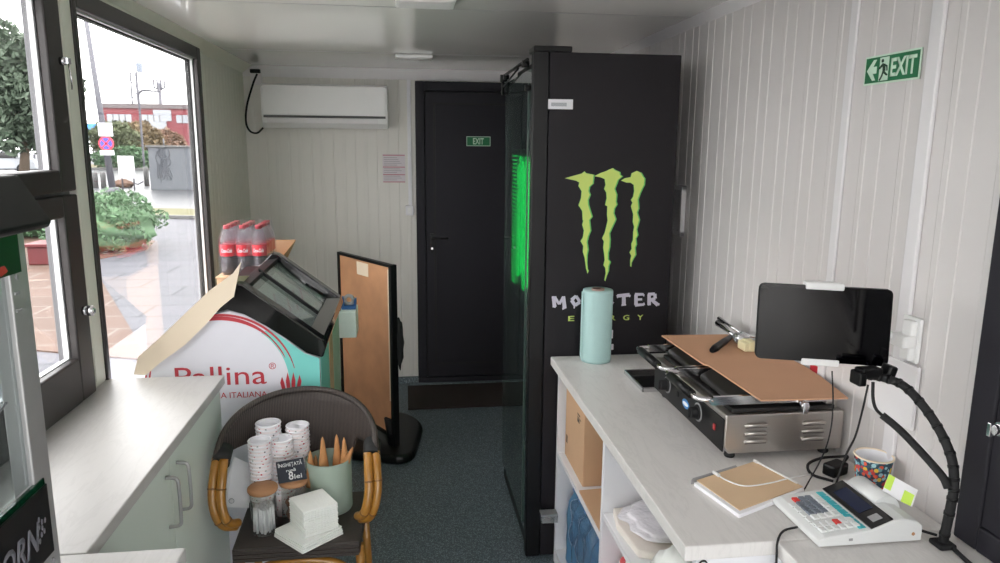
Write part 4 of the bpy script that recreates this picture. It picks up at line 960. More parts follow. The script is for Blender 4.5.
# ------------------------------------------------------------------ left counter
ZL = .88
b = MB(); b.box((XL+.0005, 1.292, ZL-.03), (-.588, 2.345, ZL)); tag(b.build('worktop', 'worktop_left', bevel=.003), 'pale stone-look worktop under the left windows', 'worktop')
b = MB(); b.box((XL+.0005, .30, ZL-.03), (-.413, 1.2895, ZL+.0)); tag(b.build('worktop', 'worktop_left', bevel=.003), 'wider pale worktop at the lower left carrying the popcorn machine', 'worktop')
r = thing('base_cabinet', 'pale green-white cabinet with two bow handles under the left worktop', 'cabinet', (-.6, 1.8, 0))
zt = ZL-.0305
b = MB(); b.box((XL+.005, 1.295, .08), (-.622, 2.335, zt)); b.build('body', 'cab', r, .001)
b = MB(); b.box((XL+.03, 1.30, 0), (-.66, 2.33, .08)); b.build('plinth', 'cab', r)
for (ya_, yb_, hy) in ((1.297, 1.812, 1.775), (1.816, 2.333, 1.865)):
    b = MB(); b.box((-.6215, ya_, .085), (-.604, yb_, zt-.004)); d = b.build('door', 'cab', r, .0015)
    b = MB(); b.tube(smooth_path([(-.604, hy, .795), (-.578, hy, .79), (-.574, hy, .76), (-.574, hy, .69), (-.578, hy, .665), (-.604, hy, .66)], 5), .0048, 8); b.build('handle', 'alu', d)
r = thing('base_cabinet', 'white cabinet under the wider worktop at the lower left', 'cabinet', (-.5, .8, 0))
b = MB(); b.box((XL+.005, .32, 0), (-.45, 1.27, zt)); b.build('body', 'cab', r, .001)
b = MB(); b.box((-.4495, .33, .09), (-.432, 1.26, zt-.004)); b.build('door', 'cab', r, .0015)

# ------------------------------------------------------------------ popcorn machine at the left edge
mx, my = -.49, 1.001
r = thing('popcorn_machine', 'glass-sided popcorn machine with black hood at the left edge of the photo', 'popcorn machine', (-.7, .75, ZL))
x0, y0 = -.93, .42
b = MB()
b.box((mx-.012, my-.045, ZL+.02), (mx, my, 1.51)); b.box((mx-.045, my-.012, ZL+.02), (mx-.012, my, 1.51)); 
b.build('corner_post', 'alu', r, .002)
for (px_, py_) in ((x0, y0), (mx-.03, y0), (x0, my-.03)):
    b = MB(); b.box((px_, py_, ZL+.02), (px_+.03, py_+.03, 1.51)); b.build('corner_post', 'alu', r, .002)
b = MB(); b.box((x0, y0, ZL+.0005), (mx-.004, my-.004, ZL+.16)); b.build('base_box', 'black', r, .004)
b = MB(); b.box((mx-.010, y0+.03, 1.175), (mx-.006, my-.046, 1.51)); b.build('glass_side', 'mglass', r)
b = MB(); b.box((x0+.03, my-.010, ZL+.16), (mx-.046, my-.006, 1.51)); b.build('glass_side', 'mglass', r)
b = MB(); b.box((x0+.004, y0+.03, ZL+.16), (x0+.008, my-.03, 1.51)); b.build('glass_side', 'mglass', r)
b = MB(); b.prism([(x0-.01, y0-.04, 1.50), (mx+.03, y0-.04, 1.512), (mx+.035, y0-.04, 1.520), (mx-.0, y0-.04, 1.580), (x0-.01, y0-.04, 1.582)], (0, my-y0+.043, 0)); b.build('hood', 'black', r, .003)
b = MB(); b.box((mx-.006, y0+.03, 1.458), (mx+.003, my-.022, 1.512)); hd = b.build('header_sign', mat('header_green', (10, 26, 20), .3), r)
b = MB(); b.prism([(mx+.0035, my-.072, 1.460), (mx+.0035, my-.055, 1.464), (mx+.0035, my-.062, 1.472), (mx+.0035, my-.09, 1.470)], (.0006, 0, 0)); b.build('red_mark', 'ind', hd)
b = MB(); b.box((mx-.004, y0+.03, 1.066), (mx+.004, my-.022, 1.166)); sg = b.build('sign_panel', 'black', r, .001)
b = MB(); b.box((mx-.003, y0+.03, 1.166), (mx+.002, my-.024, 1.175)); b.build('green_glass_edge', 'darkgreen', sg)
text('lettering', 'POPCORN', (mx+.0045, my-.262, 1.092), (0,1,0), (0,0,1), .036, 'poptxt', sg, width=.208, offset=.02, shear=.3)
b = MB()
for k in range(9):
    a = k*2.4; rr_ = .0035+.0012*k; b.lathe([(.0001, 0), (.0042, .0002), (.0042, .0006), (.0001, .0007)], (0, 0, 0), 7)
    vs = [v for v in b.bm.verts][-28:]
    for v in vs: v.co = Vector((mx+.0045+v.co.z, my-.052+rr_*math.cos(a)+v.co.x*.6, 1.115+rr_*1.4*math.sin(a)+v.co.y))
b.build('flower_ornament', 'poptxt', sg)
b = MB()
for z in (1.497, 1.482, 1.466, 1.452): b.cyl((mx-.0005, my-.03, z), (mx+.0015, my-.03, z), .0035, .0035, 12)
for z in (1.43, 1.408): b.box((mx-.0005, my-.04, z), (mx+.0015, my-.028, z+.004))
b.cyl((mx-.0005, my-.022, 1.05), (mx+.0015, my-.022, 1.05), .0045)
b.build('screws', 'ventgrey', r)
b = MB(); b.tube(smooth_path([(mx-.03, my-.14, 1.30), (mx-.03, my-.12, 1.275), (mx-.03, my-.08, 1.272), (mx-.03, my-.03, 1.285)]), .0018, 6); b.build('wire_hook', 'chrome', r)
b = MB(); b.shell([(.001, 0), (.07, .0), (.09, .10), (.085, .10), (.065, .006), (.001, .006)], (-.72, .62, 1.26), 24); b.tube([(-.72, .62, 1.36), (-.72, .62, 1.50)], .01, 8); b.build('kettle', 'chrome', r)

# ------------------------------------------------------------------ gelato freezer
r = thing('display_freezer', 'gelato display freezer with slanted glass lid and aqua and white printed side', 'freezer', (-.6, 2.42, 0))
X0, X1, Y0, Y1 = -.865, -.292, 2.42, 3.14
prof = [(X0, .07), (X1, .07), (X1, .905), (-.34, .925), (-.40, .975), (-.464, 1.022), (-.53, 1.062), (-.583, 1.078), (-.66, 1.058), (-.74, .985), (X0, .86)]
b = MB(); b.prism([(x, Y0, z) for x, z in prof], (0, Y1-Y0, 0))
b.build('body', 'sheetw', r, .002)
for (x, y) in ((X0+.06, Y0+.07), (X1-.06, Y0+.07), (X0+.06, Y1-.07), (X1-.06, Y1-.07)):
    b = MB(); b.cyl((x-.012, y, .032), (x+.012, y, .032), .031); b.box((x-.018, y-.018, .05), (x+.018, y+.018, .07)); b.build('castor', 'blackmatte', r)
cc = at(222, 384, 'y', Y0); cxw, czw = cc.x, cc.z
def disc_pt(R, a): return (cxw+R*math.cos(a), czw+R*math.sin(a))
# aqua right-hand field around the disc
RD = .222
arc = [disc_pt(RD, math.radians(a)) for a in range(52, -56, -4)]
right = [(X1-.001, .40), (X1-.001, .905), (-.34, .923), (-.40, .972), (-.455, 1.012)]
b = MB(); b.prism([(x, Y0-.0004, z) for x, z in arc+right], (0, -.0006, 0)); b.build('aqua_field', 'teal', r)
def arcband(b, R0, R1, a0, a1, dx=0, dz=0, n=26, y=None, squash=1.0, taper=True):
    up, lo = [], []
    for i in range(n+1):
        t = i/n; a = math.radians(a0+(a1-a0)*t); w = (R1-R0)*(math.sin(PI*min(max(t, .02), .98))**.5 if taper else 1)/2; Rm = (R0+R1)/2
        up.append((cxw+dx+(Rm+w)*math.cos(a), czw+dz+(Rm+w)*math.sin(a)*squash)); lo.append((cxw+dx+(Rm-w)*math.cos(a), czw+dz+(Rm-w)*math.sin(a)*squash))
    yy = Y0-.0012 if y is None else y
    for i in range(n): b.prism([(up[i][0], yy, up[i][1]), (up[i+1][0], yy, up[i+1][1]), (lo[i+1][0], yy, lo[i+1][1]), (lo[i][0], yy, lo[i][1])], (0, -.0006, 0))
for aa in ((.222, .236, 150, 40, 0, 0), (.238, .246, 125, 12, .004, -.002), (.226, .231, 45, 22, 0, 0), (.228, .234, 205, 160, 0, 0), (.240, .246, 200, 165, 0, 0)):
    b = MB(); arcband(b, *aa); bmesh.ops.remove_doubles(b.bm, verts=b.bm.verts, dist=1e-5); b.build('red_arc', 'redp', r)
bl = at(176, 386.5, 'y', Y0); br = at(267, 386, 'y', Y0)
text('lettering', 'Pallina', (bl.x, Y0-.0012, bl.z), (1,0,0), (0,0,1), .066, 'redp', r, width=br.x-bl.x)
rp = at(269, 368, 'y', Y0); text('registered_mark', '®', (rp.x, Y0-.0012, rp.z-.004), (1,0,0), (0,0,1), .022, 'redp', r)
bl = at(183, 399.5, 'y', Y0); br = at(267.5, 399, 'y', Y0)
text('small_lettering', 'GELATERIA ITALIANA', (bl.x, Y0-.0012, bl.z), (1,0,0), (0,0,1), .020, 'redp', r, width=br.x-bl.x)
b = MB(); q = at(291, 386, 'y', Y0)
for k, (dx, h, lean) in enumerate(((-.018, .035, -.010), (-.006, .05, -.003), (.006, .05, .004), (.018, .04, .012))):
    b.prism([(q.x+dx-.006, Y0-.0012, q.z-.04), (q.x+dx+.005, Y0-.0012, q.z-.04), (q.x+dx+lean+.006, Y0-.0012, q.z+h*.4), (q.x+dx+lean, Y0-.0012, q.z+h), (q.x+dx+lean-.007, Y0-.0012, q.z+h*.4)], (0, -.0006, 0))
b.build('red_cone_print', 'redp', r)
# aisle side strips
b = MB(); b.box((X1, Y0+.02, .3), (X1+.002, Y0+.28, .90)); b.build('aqua_side', 'teal', r)
b = MB(); b.box((X1, Y0+.29, .3), (X1+.003, Y0+.42, .90)); b.build('wood_strip', 'carton', r)
b = MB(); b.box((X1, Y0+.43, .3), (X1+.003, Y1-.01, .90)); b.build('pale_strip', mat('pale_green_print', (176, 204, 184), .5), r)
# black rim and lid frame
rim = [(X1+.008, .91), (-.335, .928), (-.398, .979), (-.464, 1.026), (-.53, 1.066), (-.583, 1.083), (-.66, 1.063), (-.74, .99), (X0, .865), (X0-.005, .90), (-.75, 1.02), (-.665, 1.098), (-.60, 1.125), (-.555, 1.172), (-.53, 1.168), (-.276, .972), (-.268, .945), (-.278, .915)]
for (ya_, yb_) in ((Y0-.012, Y0+.045), (Y1-.045, Y1+.012)):
    b = MB(); b.prism([(x, ya_, z) for x, z in rim], (0, yb_-ya_, 0)); b.build('end_rim', 'blackgloss', r, .005)
b = MB(); b.prism([(X1+.008, Y0+.045, .91), (-.33, Y0+.045, .935), (-.33, Y0+.045, .99), (-.276, Y0+.045, .972), (-.268, Y0+.045, .945)], (0, Y1-Y0-.09, 0)); b.build('front_rim', 'blackgloss', r, .004)
b = MB(); b.box((-.66, Y0+.045, 1.082), (-.60, Y1-.045, 1.118)); b.prism([(-.66, Y0+.045, 1.06), (-.66, Y0+.045, 1.10), (X0-.003, Y0+.045, .90), (X0, Y0+.045, .865)], (0, Y1-Y0-.09, 0)); b.prism([(-.60, Y0+.045, 1.082), (-.60, Y0+.045, 1.118), (-.575, Y0+.045, 1.145), (-.53, Y0+.045, 1.150), (-.53, Y0+.045, 1.10)], (0, Y1-Y0-.09, 0)); b.build('top_deck', 'black', r, .003)
def slope(x, dz=0): return 1.150+(x+.53)*(-.185/.23)+dz
b = MB(); b.prism([(-.54, Y0+.05, slope(-.54)-.02), (-.32, Y0+.05, slope(-.32)-.02), (-.32, Y0+.05, slope(-.32)-.016), (-.54, Y0+.05, slope(-.54)-.016)], (0, Y1-Y0-.1, 0)); lid = b.build('glass_lid', 'freezglass', r)
b = MB()
b.prism([(-.545, 2.76, slope(-.545)-.014), (-.31, 2.76, slope(-.31)-.014), (-.31, 2.76, slope(-.31)), (-.545, 2.76, slope(-.545))], (0, .014, 0)); b.build('middle_bar', 'black', lid)
for (ya_, sg_) in ((Y0+.05, 1), (Y1-.05, -1)):
    b = MB(); lo, hi = [], []
    for i in range(13):
        t = i/12; x = -.53+.20*t; w = .045*math.sin(PI*t)**.7
        lo.append((x, ya_, slope(x)-.012)); hi.append((x, ya_+sg_*w, slope(x)-.012))
    b.prism(lo+hi[::-1][1:-1], (0, 0, .012)); b.build('curved_grip', 'blackgloss', lid)
# liner under the glass
b = MB(); b.quad([(-.545, Y0+.05, 1.095), (-.32, Y0+.05, .90), (-.32, Y1-.05, .90), (-.545, Y1-.05, 1.095)])
g_ = bmesh.ops.extrude_face_region(b.bm, geom=list(b.bm.faces))
for v in [e for e in g_['geom'] if isinstance(e, bmesh.types.BMVert)]: v.co.z -= .004
b.build('inner_cover', 'freezin', r)
# cardboard tray and its long hanging flap
r = thing('cardboard_tray', 'open cardboard tray under the cola pack with a long cream flap hanging down', 'tray', (-.7, 3.2, 1.0565))
b = MB(); b.box((-.805, 3.157, 1.0565), (-.575, 3.55, 1.0605)); b.build('base', 'carton', r)
b = MB(); b.prism([(-.575, 3.17, 1.058), (-.575, 3.55, 1.058), (-.52, 3.55, 1.165), (-.535, 3.30, 1.135)], (0, 0, .003)); b.build('side_flap', 'carton', r)
b = MB(); b.prism([(-.805, 3.55, 1.0565), (-.575, 3.55, 1.0565), (-.52, 3.56, 1.17), (-.805, 3.56, 1.17)], (0, .003, 0)); b.build('rear_flap', 'carton', r)
b = MB(); yf = 2.395
top = [(105,0)]
T_ = [(133.6, 374.5), (138, 357), (160, 337.5), (185, 313.5), (210, 290), (232.8, 273.5), (241, 262)]
B__ = [(146, 375.2), (160, 363), (185, 345), (205, 325.5), (220, 308), (233.7, 296.8), (241, 262)]
tp = [at(x, y, 'y', yf) for x, y in T_]; bt = [at(x, y, 'y', yf) for x, y in B__]
b.prism(tp+bt[::-1][1:], (0, .004, 0)); b.bm.verts.ensure_lookup_table()
b.build('hanging_flap', 'cream', r)
b = MB(); a_ = at(233, 268, 'y', yf); b.prism([(a_.x-.004, yf+.002, a_.z-.10), (a_.x+.008, yf+.002, a_.z-.03), (-.60, 3.165, 1.062), (-.64, 3.165, 1.062)], (0, .001, .003)); b.build('flap_neck', 'cream', r)
# cola pack: twelve bottles, film around them
bw = .0665
def cola(x, y, z0, first=None):
    r = thing('cola_bottle', None, 'bottle', (x, y, z0), 'cola bottles in the shrink-wrapped pack')
    b = MB(); b.lathe([(.002,.001),(.026,.001),(.0315,.012),(.0325,.05),(.0285,.072),(.0285,.082),(.0315,.09),(.0315,.128),(.0325,.132),(.030,.152),(.020,.182),(.0125,.198),(.0125,.207)], (x, y, z0), 20); b.build('body', 'pet', r)
    b = MB(); b.lathe([(.002,.004),(.024,.004),(.0290,.014),(.0300,.05),(.0262,.072),(.0262,.082),(.0285,.09),(.0285,.10)], (x, y, z0), 16); b.build('drink', 'cola', r)
    b = MB(); b.lathe([(.0326,.083),(.0330,.084),(.0330,.131),(.0326,.132)], (x, y, z0), 24); lb = b.build('label', 'redlab', r)
    b = MB(); b.lathe([(.0145,.200),(.0145,.214),(.0135,.2165),(.001,.2165)], (x, y, z0), 16); b.build('cap', 'redcap', r)
    t = text('lettering', 'Coca-Cola', (x-.022, y-.0322, z0+.100), (1,0,0), (0,0,1), .016, 'paperw', lb, width=.044, shear=.35, offset=.01)
    for v in t.data.vertices:
        wx = v.co.x; 
        dxl = max(-.031, min(.031, wx)); v.co.y = -math.sqrt(.0335**2-dxl**2)+(v.co.y+.0322)
    return r
pc = at(250, 273, 'y', 3.06)
xs = [-.763, -.763+bw, -.763+2*bw]; zb = 1.061
src = cola(xs[0], 3.235, zb)
for row in range(4):
    for ci, x in enumerate(xs):
        o = src if (row == 0 and ci == 0) else copy_tree(src)
        o.location = (x, 3.235+row*bw, zb)
        o['label'] = 'red-labelled cola bottle in the wrapped pack, %s column, %s row' % (('left', 'middle', 'right')[ci], ('front', 'second', 'third', 'rear')[row])
b = MB(); xa, xb = xs[0]-.035, xs[2]+.035; ya_, yb_ = 3.235-.035, 3.235+3*bw+.035
b.prism([(xa, ya_, zb+.001), (xb, ya_, zb+.001), (xb, ya_, zb+.15), (xb-.022, ya_+.015, zb+.219), (xa+.022, ya_+.015, zb+.219), (xa, ya_, zb+.15)], (0, yb_-ya_, 0))
tag(b.build('shrink_film', 'film', bevel=.012, seg=3), 'clear shrink film around the pack of twelve cola bottles', 'film')

# narrow white stand behind the freezer with blue tape dispenser
r = thing('side_stand', 'narrow white-topped stand between the freezer and the brown board', 'stand', (-.37, 3.47, 0))
b = MB(); b.box((-.56, 3.40, 0), (-.345, 3.55, .715)); b.build('body', 'sheetw', r, .003)
b = MB(); b.box((-.80, 3.158, 0), (-.575, 3.56, 1.056)); b.build('tall_rear_box', 'carton', r, .003)
b = MB(); b.box((-.57, 3.39, .715), (-.232, 3.56, .842)); b.build('top_block', mat('pale_mint', (226, 240, 232), .5), r, .004)
q = Vector((-.268, 3.44, .8425))
r = thing('tape_dispenser', 'small blue tape dispenser on the white stand before the brown board', 'tape dispenser', q)
b = MB(); b.prism([(q.x-.035, q.y, q.z), (q.x+.033, q.y, q.z), (q.x+.036, q.y, q.z+.052), (q.x+.026, q.y, q.z+.052), (q.x+.022, q.y, q.z+.02), (q.x-.02, q.y, q.z+.02), (q.x-.024, q.y, q.z+.06), (q.x-.034, q.y, q.z+.062)], (0, .04, 0)); b.build('body', 'bluep', r, .003)
b = MB(); b.torus((q.x, q.y+.02, q.z+.045), .02, .009, 'y', 22, 8); b.build('tape_roll', glassmat('tape_clear', (200, 215, 225), dens=.5), r)
# big brown board in black frame on a rounded base
L_ = Vector((-.365, 4.10, 0)); R_ = Vector((-.056, 3.60, 0)); d = (R_-L_).normalized(); n_ = Vector((-d.y*-1, d.x*-1, 0)).normalized()
n_ = Vector((d.y, -d.x, 0));  n_ = n_ if n_.y < 0 else -n_
W_ = (R_-L_).length; zt_, zb_ = 1.033, .10
r = thing('pavement_board', 'tall scuffed brown board in a black frame standing on a rounded black base', 'board', (L_+R_)/2)
def bq(b, u0, u1, z0, z1, t0, t1): b.prism([L_+d*u0+n_*t0+Vector((0,0,z0)), L_+d*u1+n_*t0+Vector((0,0,z0)), L_+d*u1+n_*t0+Vector((0,0,z1)), L_+d*u0+n_*t0+Vector((0,0,z1))], n_*(t1-t0))
b = MB(); bq(b, .018, W_-.02, zb_+.02, zt_-.018, -.006, .004); pn = b.build('panel', 'boardbrown', r)
b = MB(); bq(b, 0, .018, zb_, zt_, -.014, .014); bq(b, W_-.022, W_+.004, zb_-.04, zt_, -.02, .016); bq(b, .018, W_-.022, zt_-.016, zt_, -.014, .014); bq(b, .018, W_-.022, zb_, zb_+.02, -.014, .014); b.build('frame', 'black', r, .003)
b = MB(); bq(b, W_-.05, W_-.03, zb_+.2, zt_-.03, .004, .005); b.build('pale_worn_strip', 'cream', pn)
b = MB(); u = W_*.47; bq(b, u-.06, u+.065, .935, 1.005, .0045, .006); b.build('white_sticker', 'cream', pn)
outl = []
for (x, y, rad) in ((-.30, 3.575, .03), (.03, 3.46, .13), (.10, 3.95, .10), (-.02, 4.16, .12), (-.50, 4.16, .08)): outl.append((x, y, rad))
pts = []
for i, (x, y, rad) in enumerate(outl):
    p = Vector((x, y, 0)); a = (Vector((*outl[i-1][:2], 0))-p).normalized(); c = (Vector((*outl[(i+1) % 5][:2], 0))-p).normalized()
    for k in range(7):
        t = k/6; pts.append((1-t)**2*(p+a*rad)+2*t*(1-t)*p+t*t*(p+c*rad))
b = MB(); b.prism([Vector((p.x, p.y, .002)) for p in pts], (0, 0, .05)); b.build('base', 'black', r, .02, 3)
b = MB(); b.tube([(-.07, 3.66, .05), (-.09, 3.66, .2)], .03, 12); b.build('base_socket', 'black', r)
b = MB(); b.blob((-.032, 3.62, .62), (.022, .02, .13), 3, .15, 3); b.build('strap', 'blackmatte', r)

# ------------------------------------------------------------------ bistro chair
cx, cy = -.325, 2.12
r = thing('bistro_chair', 'dark woven bistro chair with bamboo arms used as a stand for cups', 'chair', (cx, cy, 0))
ZS = .455
b = MB(); b.prism([(-.515, 2.0, ZS-.045), (-.145, 2.0, ZS-.045), (-.135, 2.33, ZS-.045), (-.525, 2.33, ZS-.045)], (0, 0, .045)); st = b.build('seat', 'weaveseat', r, .008)
b = MB()
for k in range(3): b.box((-.512, 1.994, ZS-.041+k*.0135), (-.148, 2.0, ZS-.031+k*.0135))
b.build('front_slats', 'weaveseat', st, .002)
# tub back
def back_pt(a, v, off=0):
    R = .226+off; k = math.cos(a)
    zt = .700+.128*max(0, k)**.66; zb = .685-.21*max(0, min(1, (k-.72)/.14)); z = zb+(zt-zb)*v
    return Vector((cx-.005+R*1.02*math.sin(a), 2.10+R*1.0*k*(.9+.1*v), z))
b = MB(); NA, NV = 44, 8; amax = math.radians(92)
g0 = [[b.bm.verts.new(back_pt(-amax+2*amax*i/NA, j/NV)) for j in range(NV+1)] for i in range(NA+1)]
g1 = [[b.bm.verts.new(back_pt(-amax+2*amax*i/NA, j/NV, .006)) for j in range(NV+1)] for i in range(NA+1)]
for i in range(NA):
    for j in range(NV):
        b.bm.faces.new([g0[i][j], g0[i+1][j], g0[i+1][j+1], g0[i][j+1]]).smooth = True
        b.bm.faces.new([g1[i][j], g1[i][j+1], g1[i+1][j+1], g1[i+1][j]]).smooth = True
    b.bm.faces.new([g0[i][0], g1[i][0], g1[i+1][0], g0[i+1][0]]); b.bm.faces.new([g0[i][NV], g0[i+1][NV], g1[i+1][NV], g1[i][NV]])
b.build('backrest', 'weave', r)
b = MB(); b.tube([back_pt(-amax+2*amax*i/NA, 1, .003) for i in range(NA+1)], .010, 12); b.build('back_hoop', 'weave', r)
for s in (-1, 1):
    for k, (ox, oy) in enumerate(((0, 0), (-.026*s, -.006))):
        e = back_pt(s*amax, 1, .004)
        pts = smooth_path([e+Vector((ox*.9, .0+oy, .0)), e+Vector((s*.004+ox, -.03+oy, -.05)), e+Vector((s*.005+ox, -.05+oy, -.10)), e+Vector((-s*.004+ox, -.06+oy, -.15)), e+Vector((-s*.022+ox*.8, -.05+oy, -.190+.01*k)), e+Vector((-s*.05+ox*.3, -.02+oy, -.21+.014*k))], 6)
        b = MB(); b.tube(pts, .0132, 12); a_ = b.build('arm', 'bamboo', r)
        b = MB()
        for i in (9, 21): t = (pts[i+1]-pts[i]).normalized(); b.cyl(pts[i]-t*.0025, pts[i]+t*.0025, .0146, .0146, 12)
        b.build('bamboo_node', 'node', a_)
    e = back_pt(s*amax, 1, .004)
    b = MB(); b.tube([e+Vector((-.012*s, .05, .010)), e+Vector((-.012*s, -.006, -.014))], .027, 14); b.build('binding', 'wrap', r)
    for (yy, nm) in ((2.04, 'leg'), (2.31, 'leg')):
        b = MB(); b.tube([(cx+s*.175, yy, ZS-.03), (cx+s*.185, yy, .2), (cx+s*.19, yy+(.03 if yy > 2.2 else -.01), 0.0)], [.0135, .0132, .012], 12); b.build('leg', 'bamboo', r)
b = MB(); b.tube(smooth_path([(cx-.18, 2.025, .28), (cx-.13, 2.02, .365), (cx-.05, 2.015, .395), (cx+.05, 2.015, .395), (cx+.13, 2.02, .365), (cx+.18, 2.025, .28)]), .0125, 12); b.build('front_brace', 'bamboo', r)

# things on the chair seat
ZC_ = ZS+.0008
# cups
def cup_proto():
    r = thing('paper_cup', 'dotted paper cup', 'cup', (0, 0, 0))
    b = MB(); b.lathe([(.001, .0), (.0255, .0), (.0345, .078)], (0, 0, 0), 24); bmesh.ops.delete(b.bm, geom=[f for f in b.bm.faces if len(f.verts) > 8], context='FACES'); b.build('body', 'cupprint', r, norm=False)
    b = MB(); b.lathe([(.001, .004), (.0240, .004), (.0335, .078)], (0, 0, 0), 24); bmesh.ops.delete(b.bm, geom=[f for f in b.bm.faces if len(f.verts) > 8], context='FACES'); b.build('lining', 'paperw', r, norm=False)
    b = MB(); b.torus((0, 0, .0785), .0342, .0028, 'z', 24, 6); b.build('rim', 'paperw', r)
    return r
proto = cup_proto(); first = True
def ncup(px, py, y, dz, scl): return max(3, int(round((at(px, py, 'y', y).z-ZC_-.0785*scl)/dz))+1)
stacks = [((-.452, 2.165), ncup(260, 441, 2.165, .0118, 1), 'front left', .0118, 1), ((-.440, 2.245), ncup(270, 422, 2.245, .0128, 1.1), 'rear left', .0128, 1.1), ((-.392, 2.200), ncup(280, 440, 2.200, .0118, 1), 'front right', .0118, 1), ((-.352, 2.262), ncup(292, 425, 2.262, .0120, 1.03), 'rear right', .0120, 1.03)]
for (x, y), nn, nm, dz, scl in stacks:
    for k in range(nn):
        o = proto if first else copy_tree(proto); first = False
        o.location = (x+.0006*((k*5) % 3-1), y+.0006*((k*7) % 3-1), ZC_+k*dz); o.rotation_euler.z = k*1.7; o.scale = (scl, scl, scl)
        if k == nn-1: o['label'] = 'topmost dotted paper cup of the %s stack on the woven chair' % nm; o['group'] = 'top cups of the stacks'
        else: o['label'] = 'dotted paper cup nested below the top one in the %s stack on the chair' % nm; o['group'] = 'nested cups in the %s stack' % nm
# jars
def jar(x, y, label, h=.134, rad=.0385):
    r = thing('glass_jar', label, 'jar', (x, y, ZC_))
    b = MB(); b.lathe([(.001, .0008), (rad-.003, .0008), (rad, .004), (rad, h-.001)], (x, y, ZC_), 32); bmesh.ops.delete(b.bm, geom=[f for f in b.bm.faces if len(f.verts) > 8], context='FACES'); b.build('body', 'jar', r, norm=False)
    b = MB(); b.lathe([(.001, h), (rad+.004, h), (rad+.006, h+.004), (rad+.006, h+.012), (rad+.003, h+.015), (.001, h+.016)], (x, y, ZC_), 32); b.build('lid', 'lidwood', r)
    return r
jx, jy = -.436, 2.093
jar(jx, jy, 'glass jar with wooden lid holding white wrapped sticks on the chair seat')
rn = random.Random(3)
def stick_proto():
    b = MB(); b.tube([(0, 0, 0), (0, 0, .078)], .0040, 8); return b.build('wrapped_stick', 'paperw')
st0 = stick_proto(); cnt = 0
for k in range(26):
    o = st0 if k == 0 else st0.copy()
    if k: C.objects.link(o)
    a = k*2.4; rr_ = .0305*math.sqrt((k+.5)/26)
    o.location = (jx+rr_*math.cos(a), jy+rr_*math.sin(a), ZC_+.0065)
    o.rotation_euler = (rn.uniform(-.035, .035), rn.uniform(-.035, .035), 0)
    tag(o, 'white paper-wrapped stick standing in the wooden-lidded jar on the chair', 'stick', 'wrapped sticks in the jar')
j2x, j2y = -.352, 2.136
jar(j2x, j2y, 'glass jar with wooden lid behind the napkins holding brown biscuits')
for k in range(6):
    b = MB(); b.lathe([(.001, 0), (.022, 0), (.024, .004), (.022, .010), (.001, .011)], (0, 0, 0), 20); o = b.build('biscuit', 'biscuit')
    o.location = (j2x+.004*math.cos(k*2), j2y+.004*math.sin(k*2), ZC_+.006+k*.0125)
    tag(o, 'round brown biscuit stacked inside the jar behind the napkins', 'biscuit', 'biscuits in the jar')
# slate price sign
pA = [at(275.5, 462.5, 'y', 2.112), at(303, 457.5, 'y', 2.112), at(307, 479, 'y', 2.100), at(278.5, 484, 'y', 2.100)]
r = thing('price_sign', 'small slate sign with chalk price leaning on the jar lid', 'sign', pA[3])
X = (pA[1]-pA[0]); U = (pA[0]-pA[3]); N = X.cross(U).normalized()
if N.y > 0: N = -N
b = MB(); b.prism([p for p in pA], N*-.004); b.build('slate', 'slate', r, .001)
Xn = X.normalized(); Un = (pA[0]-pA[3]).normalized(); w = X.length; h = U.length
for (s, u, v, hh_, ww) in (('ÎNGHEȚATĂ', .06, .72, .0105, .88), ('rună', .34, .47, .0085, .34), ('8', .40, .10, .024, .17), ('lei', .60, .11, .014, .28)):
    text('chalk_lettering', s, pA[3]+Xn*w*u+U*v+N*.0004, Xn, Un, hh_, 'chalk', r, width=w*ww, offset=.012)
# sage canister with cones
kx, ky = -.253, 2.226
r = thing('canister', 'sage green round canister holding waffle cones on the chair seat', 'canister', (kx, ky, ZC_))
b = MB(); b.shell([(.001, .0), (.070, .0), (.072, .004), (.0725, .172), (.0705, .172), (.069, .006), (.001, .006)], (kx, ky, ZC_), 44); b.build('body', 'sage', r)
b = MB(); b.torus((kx, ky, ZC_+.172), .0716, .0018, 'z', 44, 6); b.build('rim', 'sage', r)
for i, (px, py, lx, h) in enumerate(((322.5, 437, 0, .13), (336.5, 434.5, 0, .135), (344, 437.5, 0, .13), (353, 447, .45, .12), (310, 450.5, 0, .12), (315.5, 455, .05, .12))):
    dy = (-.012, .018, .0, -.022, -.03, .03)[i]
    tip = at(px, py, 'y', ky+dy); ax = Vector((-lx, 0, -1)).normalized(); base = tip+ax*h
    b = MB(); b.tube([base, base+ax*-.02, tip-ax*-.012, tip], [.0185, .0178, .0052, .001], 16)
    tag(b.build('waffle_cone', 'cone'), ('tall waffle cone tip standing left of the middle pair', 'tallest waffle cone tip in the middle of the canister', 'waffle cone tip just right of the tallest one', 'waffle cone leaning out over the right rim of the canister', 'low waffle cone tip at the left rim of the canister', 'lowest waffle cone tip second from the left rim')[i], 'cone', 'waffle cones in the canister')
# white sheet
pw = [at(234, 457, 'y', 2.26), at(250, 464, 'y', 2.27), at(249, 508, 'y', 2.25), at(226, 507, 'y', 2.23), at(226.5, 482, 'y', 2.245)]
r = thing('paper_sheet', 'white paper sheet standing on the chair beside the left cup stacks', 'paper', pw[2])
b = MB(); b.prism(pw, (0, .0015, 0)); b.build('sheet', 'paperw', r)
q = at(231.5, 501, 'y', 2.228); b = MB(); b.torus((q.x, 2.2285, q.z), .008, .0006, 'y', 18, 5); b.build('stamp', 'keyg', r)
